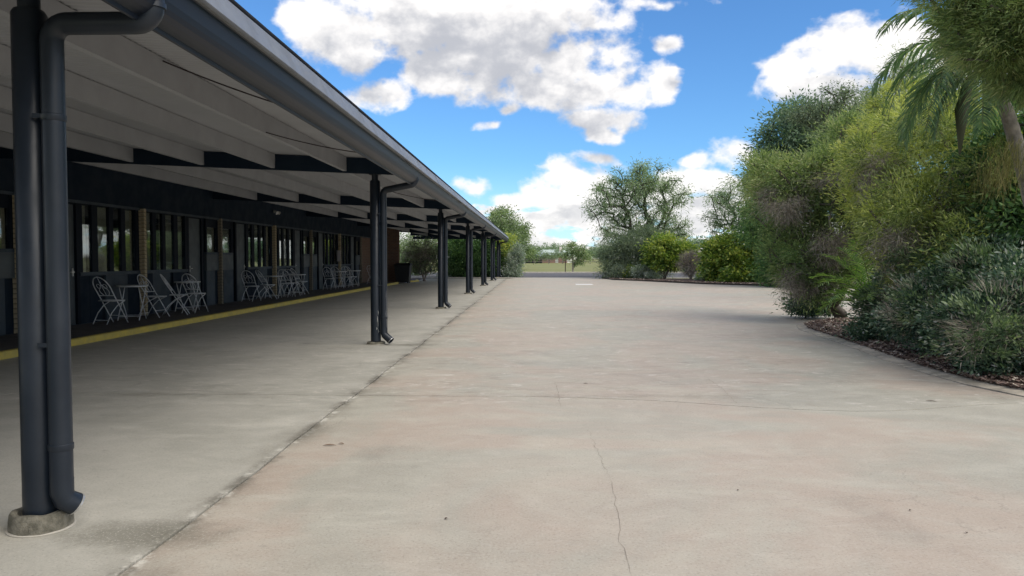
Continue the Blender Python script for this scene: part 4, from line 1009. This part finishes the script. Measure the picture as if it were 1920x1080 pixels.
# fronds: azimuth (0 = +X), elevation, length, droop
FR = [(180,35,1.55,2.0),(200,12,1.35,1.9),(168,8,1.45,2.1),(220,45,1.5,1.9),(150,50,1.5,1.8),(190,62,1.6,1.6),(240,15,1.3,2.1),(265,40,1.4,2.0),(130,20,1.4,2.0),(100,45,1.5,1.8),(60,30,1.5,1.9),(20,40,1.5,1.9),(340,20,1.4,1.9),(300,50,1.4,1.9),(186,-12,1.15,1.9),(160,-22,1.05,1.7)]
for i, (a, e_, l_, dk) in enumerate(FR): frond(palm, cr_+Vector((0,0,.0)), R(a), R(e_), l_, dk, 36, .44, L_palmd, seed=i, hang=.36, wl=.030)
# hanging old boots and dry fruit stalks
for i, (a, l_) in enumerate(((205, .9),)):
    d = Vector((math.cos(R(a))*.35, math.sin(R(a))*.35, 0)); MB().tube([cr_+d*.2+Vector((0,0,-.1)), cr_+d*.7+Vector((0,0,-.25)), cr_+d+Vector((0,0,-.6)), cr_+d*1.05+Vector((0,0,-.6-l_*.55))], [.02,.05,.075,.01], 8).build('flower_sheath', mat('dry_sheath', (.05,.06,.03), .7) if i == 0 else MATS['dry_sheath'], palm, smooth=True)
for k, (px_, py_) in enumerate(((1868, 320), (1893, 285))):
    q0 = at_y(px_, py_, 8.75)-pb; r = random.Random(k); vs = []; tv = []
    for i in range(230):
        a = Vector((r.gauss(0, .11), r.gauss(0, .11), r.uniform(-.12, .16))); d = Vector((r.gauss(-.12, .25), r.gauss(0, .25), -1)).normalized(); L_ = r.uniform(.12, .34)
        s_ = d.cross(Vector((r.gauss(0,1), r.gauss(0,1), 0))).normalized()*.0022; b_ = q0+a
        e_ = b_+d*L_+Vector((r.gauss(0,.03),0,0)); vs += [b_-s_, b_+s_, e_+s_*.6, e_-s_*.6]; tv.append(r.random())
    big_mesh('fruit_stalks', np.array([tuple(v) for v in vs]), 4, L_dry, np.array(tv), palm)
# small palm at the bed tip
sb = at_z(1636, 636); sp_ = empty('palm_tree', (sb.x, sb.y, .05)); tag(sp_, 'small bright green palm with arching fronds and yellowed base, at the tip of the bed', 'palm tree')
MB().tube([(0,0,-.05),(0,0,.25),(.02,0,.5)], [.10,.085,.05], 10).build('trunk', bark_g, sp_, smooth=True)
SF = [(170,72,1.35,1.0),(195,60,1.35,1.2),(150,62,1.3,1.1),(215,78,1.4,.9),(120,75,1.4,1.0),(90,65,1.2,1.2),(240,58,1.1,1.3),(280,70,1.2,1.2),(30,70,1.2,1.2),(330,60,1.1,1.3),(185,42,1.1,1.2),(260,35,.9,1.3),(205,50,1.2,1.1)]
for i, (a, e_, l_, dk) in enumerate(SF): frond(sp_, (0,0,.42), R(a), R(e_), l_, dk, 30, .36, L_palm, seed=50+i, hang=.08, wl=.024)
for i, (a, e_, l_) in enumerate(((190, -15, .75), (230, -25, .7), (160, -20, .7), (320, -10, .8), (280, -30, .6))): frond(sp_, (0,0,.35), R(a), R(e_), l_, 1.5, 26, .22, L_dry, name='dry_frond', seed=80+i, hang=.4, wl=.014)

# ------------------------------------------------------------------ far bed shrubs
B = [bl(1150,365,38,45,57,2,.5), bl(1185,340,42,38,57,2.2,.6), bl(1225,345,40,38,57,2.2,.6), bl(1265,380,32,45,57,1.8,.5), bl(1125,400,28,55,57,1.8,.45), bl(1210,390,60,50,57,2.4,.5), bl(1150,440,40,40,57,1.8,.4), bl(1275,430,20,30,57,1.2,.45), bl(1240,440,32,28,57,1.6,.4), bl(1200,320,26,16,57,1.2,.7)]
plant('gum_tree', 'tall spreading gum tree standing alone above the far shrubs', 'tree', (at_y(1214,500,57).x, 57, 0), B, L_gum, bark_d, 290, 85, .55, .22, .045, r0=.26, lim=330, trunk=[(0,0,-.1),(0,0,1.2),(-.05,0,2.6),(-.2,0,3.8)], kw=dict(droop=.55, shell=.5))
B = [bl(1180,480,48,38,53,1.7,.35), bl(1210,455,35,28,53,1.4,.35), bl(1155,470,26,36,53,1.2,.3), bl(1225,495,30,28,53,1.2,.35), bl(1170,510,40,16,52.6,1.3,.25), bl(1145,505,18,20,52.5,.8,.4)]
plant('casuarina_shrub', 'rounded dark grey-green feathery shrub below the gum tree', 'shrub', (at_y(1180,520,53).x, 53, .04), B, L_case, bark_d, 260, 160, .55, .22, .03, r0=.08, lim=80, kw=dict(droop=.35, kind='tri', zmin=.02))
B = [bl(1255,465,38,22,50.5,1.4,.65), bl(1235,480,24,22,50.5,1.0,.55), bl(1280,480,25,22,50.5,1.0,.6), bl(1250,495,34,14,50.3,1.1,.45)]
plant('shrub', 'yellow-green shrub on several bare stems beside the twiggy grey bush', 'shrub', (at_y(1247,523,50).x, 50.2, .04), B, L_lush, bark_g, 130, 110, .40, .20, .09, r0=.06, stems=4, lim=30, kw=dict(zmin=.6, droop=.2))
bs = empty('bare_shrub', (at_y(1295,523,48).x, 48, .04)); tag(bs, 'leafless grey twiggy bush between two green shrubs', 'shrub')
bb = [(0,0,1.0,.65,.5,.75)]; cc_ = clumps(bb, 150, .5)[0]; cc_ = cc_[cc_[:, 2] > .4]
for s_ in range(4):
    a = s_*1.6; skeleton('stem', deadtw, [(0,0,-.04),(math.cos(a)*.1,math.sin(a)*.1,.25),(math.cos(a)*.2,math.sin(a)*.2,.5)], cc_[s_::4], .03, bs, rmin=.009)
foliage('twigs', L_dead, bb, 110, 50, .25, .22, .012, bs, kind='tri', outw=1.2, rnd=.5, droop=-.4)
B = [bl(1385,475,58,34,45,1.9,.55), bl(1350,490,32,32,45,1.3,.6), bl(1415,490,32,34,45,1.3,.5), bl(1375,505,50,26,44.5,1.4,.5), bl(1420,515,30,18,43.5,1,.4), bl(1340,512,20,16,45,.9,.5), bl(1390,520,40,14,43.2,1,.35)]
plant('shrub', 'large round glossy yellow-green bush at the right of the far bed', 'shrub', (at_y(1385,528,45).x, 45, .04), B, L_lush, bark_g, 330, 120, .42, .19, .10, r0=.07, lim=60, kw=dict(zmin=.04, droop=.25, outw=.8, tvar=.26))
for (x, y, rx, ry, Y, m_, lb) in ((1158,512,16,14,52,L_silver,'small blue-grey shrub at the left end of the far bed'), (1188,512,16,13,51.6,L_lush,'low green shrub between two silvery ones'), (1205,510,17,12,50.5,L_silver,'low silver-leaved shrub in front of the dark casuarina'), (1225,518,12,7,50,L_silver,'tiny silver plant beside the low silver shrub'), (1318,524,14,6,47,L_silver,'tiny grey plant at the foot of the twiggy bush')):
    plant('shrub', lb, 'shrub', (at_y(x, y+ry, Y).x, Y, .04), [bl(x, y, rx, ry, Y, None, .6)], m_, bark_d, 45, 70, .22, .14, .045, r0=.02, lim=20, kw=dict(zmin=.03, droop=-.2))
B = [bl(1395,345,30,22,62,1.8,.5), bl(1360,375,32,30,62,1.8,.5), bl(1400,390,45,40,62,2.2,.5), bl(1345,410,22,30,62,1.4,.4), bl(1430,380,40,50,62,2.2,.5), bl(1375,425,30,14,62,1.5,.4)]
plant('gum_tree', 'open gum tree behind the round lush bush', 'tree', (at_y(1425,500,62).x, 62, 0), B, L_gum, bark_d, 150, 85, .65, .22, .05, r0=.2, lim=150, kw=dict(droop=.6, shell=.45))
# hedge and shrubs past the end of the awning
def wbl(x, y, z, rx, ry, rz, t=.5): return (x, y, z, rx, ry, rz, t)
plant('hedge_shrub', 'dense dark green bush behind the middle awning posts', 'shrub', (-5.6, 58.5, 0), [wbl(-6.0,58.5,1.6,1.1,1,1.7,.35), wbl(-5.0,58.5,1.9,1.2,1,1.7,.4), wbl(-5.5,58,.7,1.7,.9,.8,.3)], L_hedge, bark_d, 190, 120, .5, .17, .075, r0=.05, lim=40, kw=dict(zmin=0))
plant('hedge_shrub', 'darker green bush behind the farthest awning posts', 'shrub', (-3.6, 58.8, 0), [wbl(-3.9,58.8,1.6,1.1,1,1.7,.3), wbl(-3.0,58.8,1.5,.9,1,1.5,.3), wbl(-3.5,58.2,.7,1.4,.9,.8,.25)], L_hedge, bark_d, 190, 120, .5, .17, .075, r0=.05, lim=40, kw=dict(zmin=0))
plant('shrub', 'green shrub with yellow top at the far end of the awning', 'shrub', (at_y(950,520,58.5).x, 58.3, 0), [bl(950,462,16,22,58.5,.7,.9), bl(945,490,18,30,58.3,.8,.5), bl(955,505,18,24,58.2,.8,.3)], leaf_mat('mixed_hedge', [(.02,.04,.02),(.05,.08,.035),(.10,.13,.05),(.28,.22,.04)]), bark_d, 120, 110, .38, .15, .06, r0=.04, lim=30, kw=dict(zmin=0))
plant('shrub', 'silvery grey-green shrub leaning out past the awning end', 'shrub', (at_y(958,522,56.8).x, 56.8, 0), [bl(966,485,11,22,56.8,.5,.5), bl(960,508,13,18,56.7,.6,.4), bl(972,470,7,12,56.8,.35,.6)], L_silver, bark_d, 80, 90, .32, .14, .04, r0=.03, lim=30, kw=dict(zmin=0))
# twiggy grey shrub past the brick wall
g0 = at_z(795, 527.5)
B = [bl(790,470,32,24,46.5,1.1,.5), bl(775,490,28,24,46.5,1.0,.4), bl(815,490,20,24,46.5,.9,.4), bl(795,505,24,14,46.4,.8,.3)]
gs = plant('shrub', 'sparse grey-brown shrub with pale branches seen past the brick wall', 'shrub', (at_y(795,525,46.5).x, 46.5, .02), B, L_case, deadtw, 110, 55, .40, .12, .035, r0=.05, stems=3, lim=36, kw=dict(zmin=.4, shell=.35))
dead_mass(gs, [bl(790,478,34,30,46.5,1.2)], 70, 70, .35, .28, W=.012)
B = [bl(775,455,45,22,64,1.9,.6), bl(830,450,35,28,66,1.8,.5), bl(760,490,40,28,62,1.6,.4)]
plant('tree', 'pale green trees glimpsed under the awning beyond the grey shrub', 'tree', (at_y(780,500,64).x, 64, 0), B, L_lightgum, bark_g, 150, 90, .7, .2, .06, r0=.1, lim=80, kw=dict(zmin=0))
# light gum beyond awning end
B = [bl(940,415,22,22,95,2.2,.6), bl(925,445,22,22,95,2.2,.5), bl(958,445,18,26,95,2,.4), bl(975,435,12,18,97,1.4,.5), bl(978,462,14,16,96,1.4,.4), bl(948,475,28,14,95,2.0,.35), bl(990,475,9,9,100,1.1,.4)]
plant('gum_tree', 'light green gum tree rising beyond the end of the awning roof', 'tree', (at_y(955,500,95).x, 95, 0), B, L_lightgum, bark_g, 330, 75, .85, .30, .10, r0=.25, lim=160, kw=dict(droop=.4, zmin=.3))

# ------------------------------------------------------------------ field, far things
p = at_y(1074, 511, 76); yt = empty('young_tree', (p.x, 76, 0)); yt_b = [bl(1082,470,22,9,76,1.1,.6), bl(1096,480,14,9,76,.8,.5), bl(1064,478,12,8,76,.7,.6), bl(1084,491,9,7,76,.5,.5), bl(1072,460,11,5,76,.6,.6)]
bpy.data.objects.remove(yt)
plant('young_tree', 'young street tree with thin leaning crown on the far verge', 'tree', (p.x, 76, 0), yt_b, L_lightgum, bark_p, 70, 38, .36, .20, .075, r0=.085, trunk=[(0,0,-.1),(.02,0,.7),(-.03,0,1.4)], lim=60, kw=dict(droop=.3, shell=.3))
p = at_y(1060, 511, 77); pk = MB().tube([(0,0,-.1),(0,0,1.35)], .045, 6).build('fence_post', mat('rusty_steel', (.09,.06,.045), .9), loc=(p.x, 77, 0)); tag(pk, 'thin dark steel picket standing beside the young tree', 'post')
# distant post and rail fence
fr_ = empty('field_fence', (0, 190, 0)); tag(fr_, 'low post and rail fence at the back of the paddock', 'fence')
fwood = mat('grey_fence_wood', (.16,.14,.12), .9)
for k in range(60): MB().box(-.09,.09,-.09,.09,-.1,1.25).build('post', fwood, fr_, loc=(-88+k*3.4, 0, 0)) if k == 0 else link('post', bpy.data.objects['post.007'].data if False else fr_.children[0].data, fr_, (-88+k*3.4, 0, 0))
for z in (.55, 1.1): MB().box(-90, 115, -.03, .03, z, z+.12).build('rail', fwood, fr_)
# far tree line
fb = []
def far_tree(x, Y, h, w, label, k=90, m=L_far, group='trees along the horizon'):
    b = [wbl(x, Y, h*.62, w*.5, w*.45, h*.34, .5), wbl(x-w*.28, Y, h*.5, w*.3, w*.3, h*.27, .4), wbl(x+w*.3, Y, h*.52, w*.32, w*.3, h*.26, .6)]
    plant('far_tree', label, 'tree', (x, Y, 0), b, m, bark_g, k, 26, h*.12, h*.075, h*.034, r0=h*.022, lim=24, group=group, kw=dict(droop=.2, zmin=.1))
rr = random.Random(3)
FT = [(1003,463,262),(1016,472,300),(1028,459,240),(1050,464,260),(1042,468,290),(1095,470,270),(1112,468,300),(1126,464,250),(975,468,240),(1140,462,260),(1080,473,320),(1012,474,215),(1056,472,215),(1030,478,222)]
labs = ['rounded tree on the horizon right of the light gum', 'small tree behind the field fence left of the house', 'broad tree above the far house roof', 'tall narrow tree right beside the far house', 'tree directly behind the red brick house', 'low tree seen through the young tree crown', 'tree on the horizon right of the young tree', 'far tree half hidden by the dark casuarina', 'far tree half hidden by the light gum', 'far tree behind the casuarina shrub', 'small pale tree low on the horizon behind the young tree', 'rounded shrub-like tree at the left corner of the brick house', 'tree at the right corner of the brick house', 'low bushy tree in front of the brick house']
for (px_, ptop, Y), lb in zip(FT, labs):
    h = at_y(px_, ptop-5, Y).z; far_tree(at_y(px_, 490, Y).x, Y, h, h*rr.uniform(1.1, 1.7), lb)
# rows farther out, left and right of the view and behind the right hand planting
for i in range(56):
    Y = rr.uniform(330, 430); x = -330+i*12.5+rr.uniform(-7, 7); h = rr.uniform(6, 10)
    far_tree(x, Y, h, h*rr.uniform(1.0, 1.7), 'hazy tree in the farthest line along the horizon', k=50, group='farthest trees on the horizon')
for (px_, ptop, Y, lb) in ((1300,448,110,'dark green tree above the white shed'), (1322,440,120,'dark tree right of the white shed roof'), (1345,445,125,'dark tree behind the round lush bush')):
    h = at_y(px_, ptop, Y).z; far_tree(at_y(px_, 490, Y).x, Y, h, h*1.2, lb, k=150, m=L_blue, group='dark trees behind the shed')
# white shed at right
sh = empty('shed', (at_y(1312,500,80).x, 84, 0)); tag(sh, 'cream shed with flat roof and grey base seen between the shrubs', 'shed')
shm = mat('cream_shed_sheet', (.58,.55,.48), .7, var=.15); sw, sz = 3.6, at_y(1312,467,80).z
MB().box(-1.0, sw+3, -4, 0, .0, sz-.8).build('wall', mat('grey_shed_base', (.28,.27,.25), .8), sh); MB().box(-1.0, sw+3, -4, 0, sz-.79, sz).build('wall_band', shm, sh); MB().box(-1.3, sw+3.3, -4.3, .3, sz, sz+.12).build('roof', mat('white_roof', (.7,.7,.69), .5), sh)
for k in range(7): MB().box(-.9+k*1.0, -.86+k*1.0, -4.03, -4.002, .02, sz-.02).build('batten', shm, sh)
# red brick house with pale roof
hx = at_y(1040,490,235).x; hs = empty('house', (hx, 235, 0)); tag(hs, 'low red brick house with pale green roof far across the paddock', 'house')
redb = mat('red_brick', (.30,.17,.14), .9, var=.3, vscale=1.5); proof = mat('pale_green_roof', (.50,.58,.55), .6, var=.15, vscale=.8)
MB().box(-6.0, 5.2, 0, 8, 0, 2.35).build('wall', redb, hs)
rf = MB().add([(-6.6,-.7,2.35),(5.8,-.7,2.35),(5.8,8.7,2.35),(-6.6,8.7,2.35),(-3.6,4,4.1),(2.8,4,4.1)], [(0,1,5,4),(1,2,5),(2,3,4,5),(3,0,4),(0,3,2,1)]).build('roof', proof, hs)
MB().box(1.5, 2.3, 2, 2.8, 3.2, 4.9).build('chimney', mat('pale_chimney', (.6,.55,.5), .8), rf)
wfr = mat('white_window_frame', (.7,.7,.68), .5); dglass = mat('dark_far_glass', (.02,.025,.03), .1)
for x in (-4.8, -2.2, 3.2):
    w_ = MB().box(x-.06, x+1.36, -.06, -.003, .84, 2.06).build('window', wfr, hs); MB().box(x, x+1.3, -.08, -.062, .9, 2.0).build('pane', dglass, w_)
MB().box(.2, 1.1, -.06, -.003, .05, 2.1).build('door', mat('pale_door', (.6,.6,.58), .5), hs)
# garden wall and small white shed beside the house
wsx = at_y(1072,490,225).x; ws_ = empty('garden_shed', (wsx, 225, 0)); tag(ws_, 'tiny white garden shed right of the red brick house', 'shed')
MB().box(-1.3,1.6,0,2,0,1.9).build('wall', mat('white_sheet', (.72,.72,.66), .6), ws_); MB().add([(-1.5,-.2,1.9),(1.8,-.2,1.9),(1.8,2.2,2.3),(-1.5,2.2,2.3),(-1.5,2.2,1.9),(1.8,2.2,1.9)], [(0,1,2,3),(0,4,5,1),(3,2,5,4),(0,3,4),(1,5,2)]).build('roof', MATS['white_sheet'], ws_)
# blue grey farm shed left
bsx = at_y(993,490,215).x; b2 = empty('farm_shed', (bsx, 215, 0)); tag(b2, 'blue-grey open farm shed at the left end of the field fence', 'shed')
bgm = mat('blue_grey_sheet', (.20,.23,.29), .6)
MB().box(-3.6,3.6,2,6,0,1.9).build('wall', mat('dark_shed_wall', (.06,.07,.08), .8), b2); MB().add([(-3.9,-.4,2.0),(3.9,-.4,2.0),(3.9,6.3,2.9),(-3.9,6.3,2.9),(-3.9,-.4,1.9),(3.9,-.4,1.9),(3.9,6.3,2.8),(-3.9,6.3,2.8)], [(0,1,2,3),(4,7,6,5),(0,4,5,1),(1,5,6,2),(2,6,7,3),(3,7,4,0)]).build('roof', bgm, b2)
for x in (-3.5, -1.2, 1.2, 3.5): MB().box(x-.09, x+.09, -.2, -.02, 0, 2.02).build('post', fwood, b2)
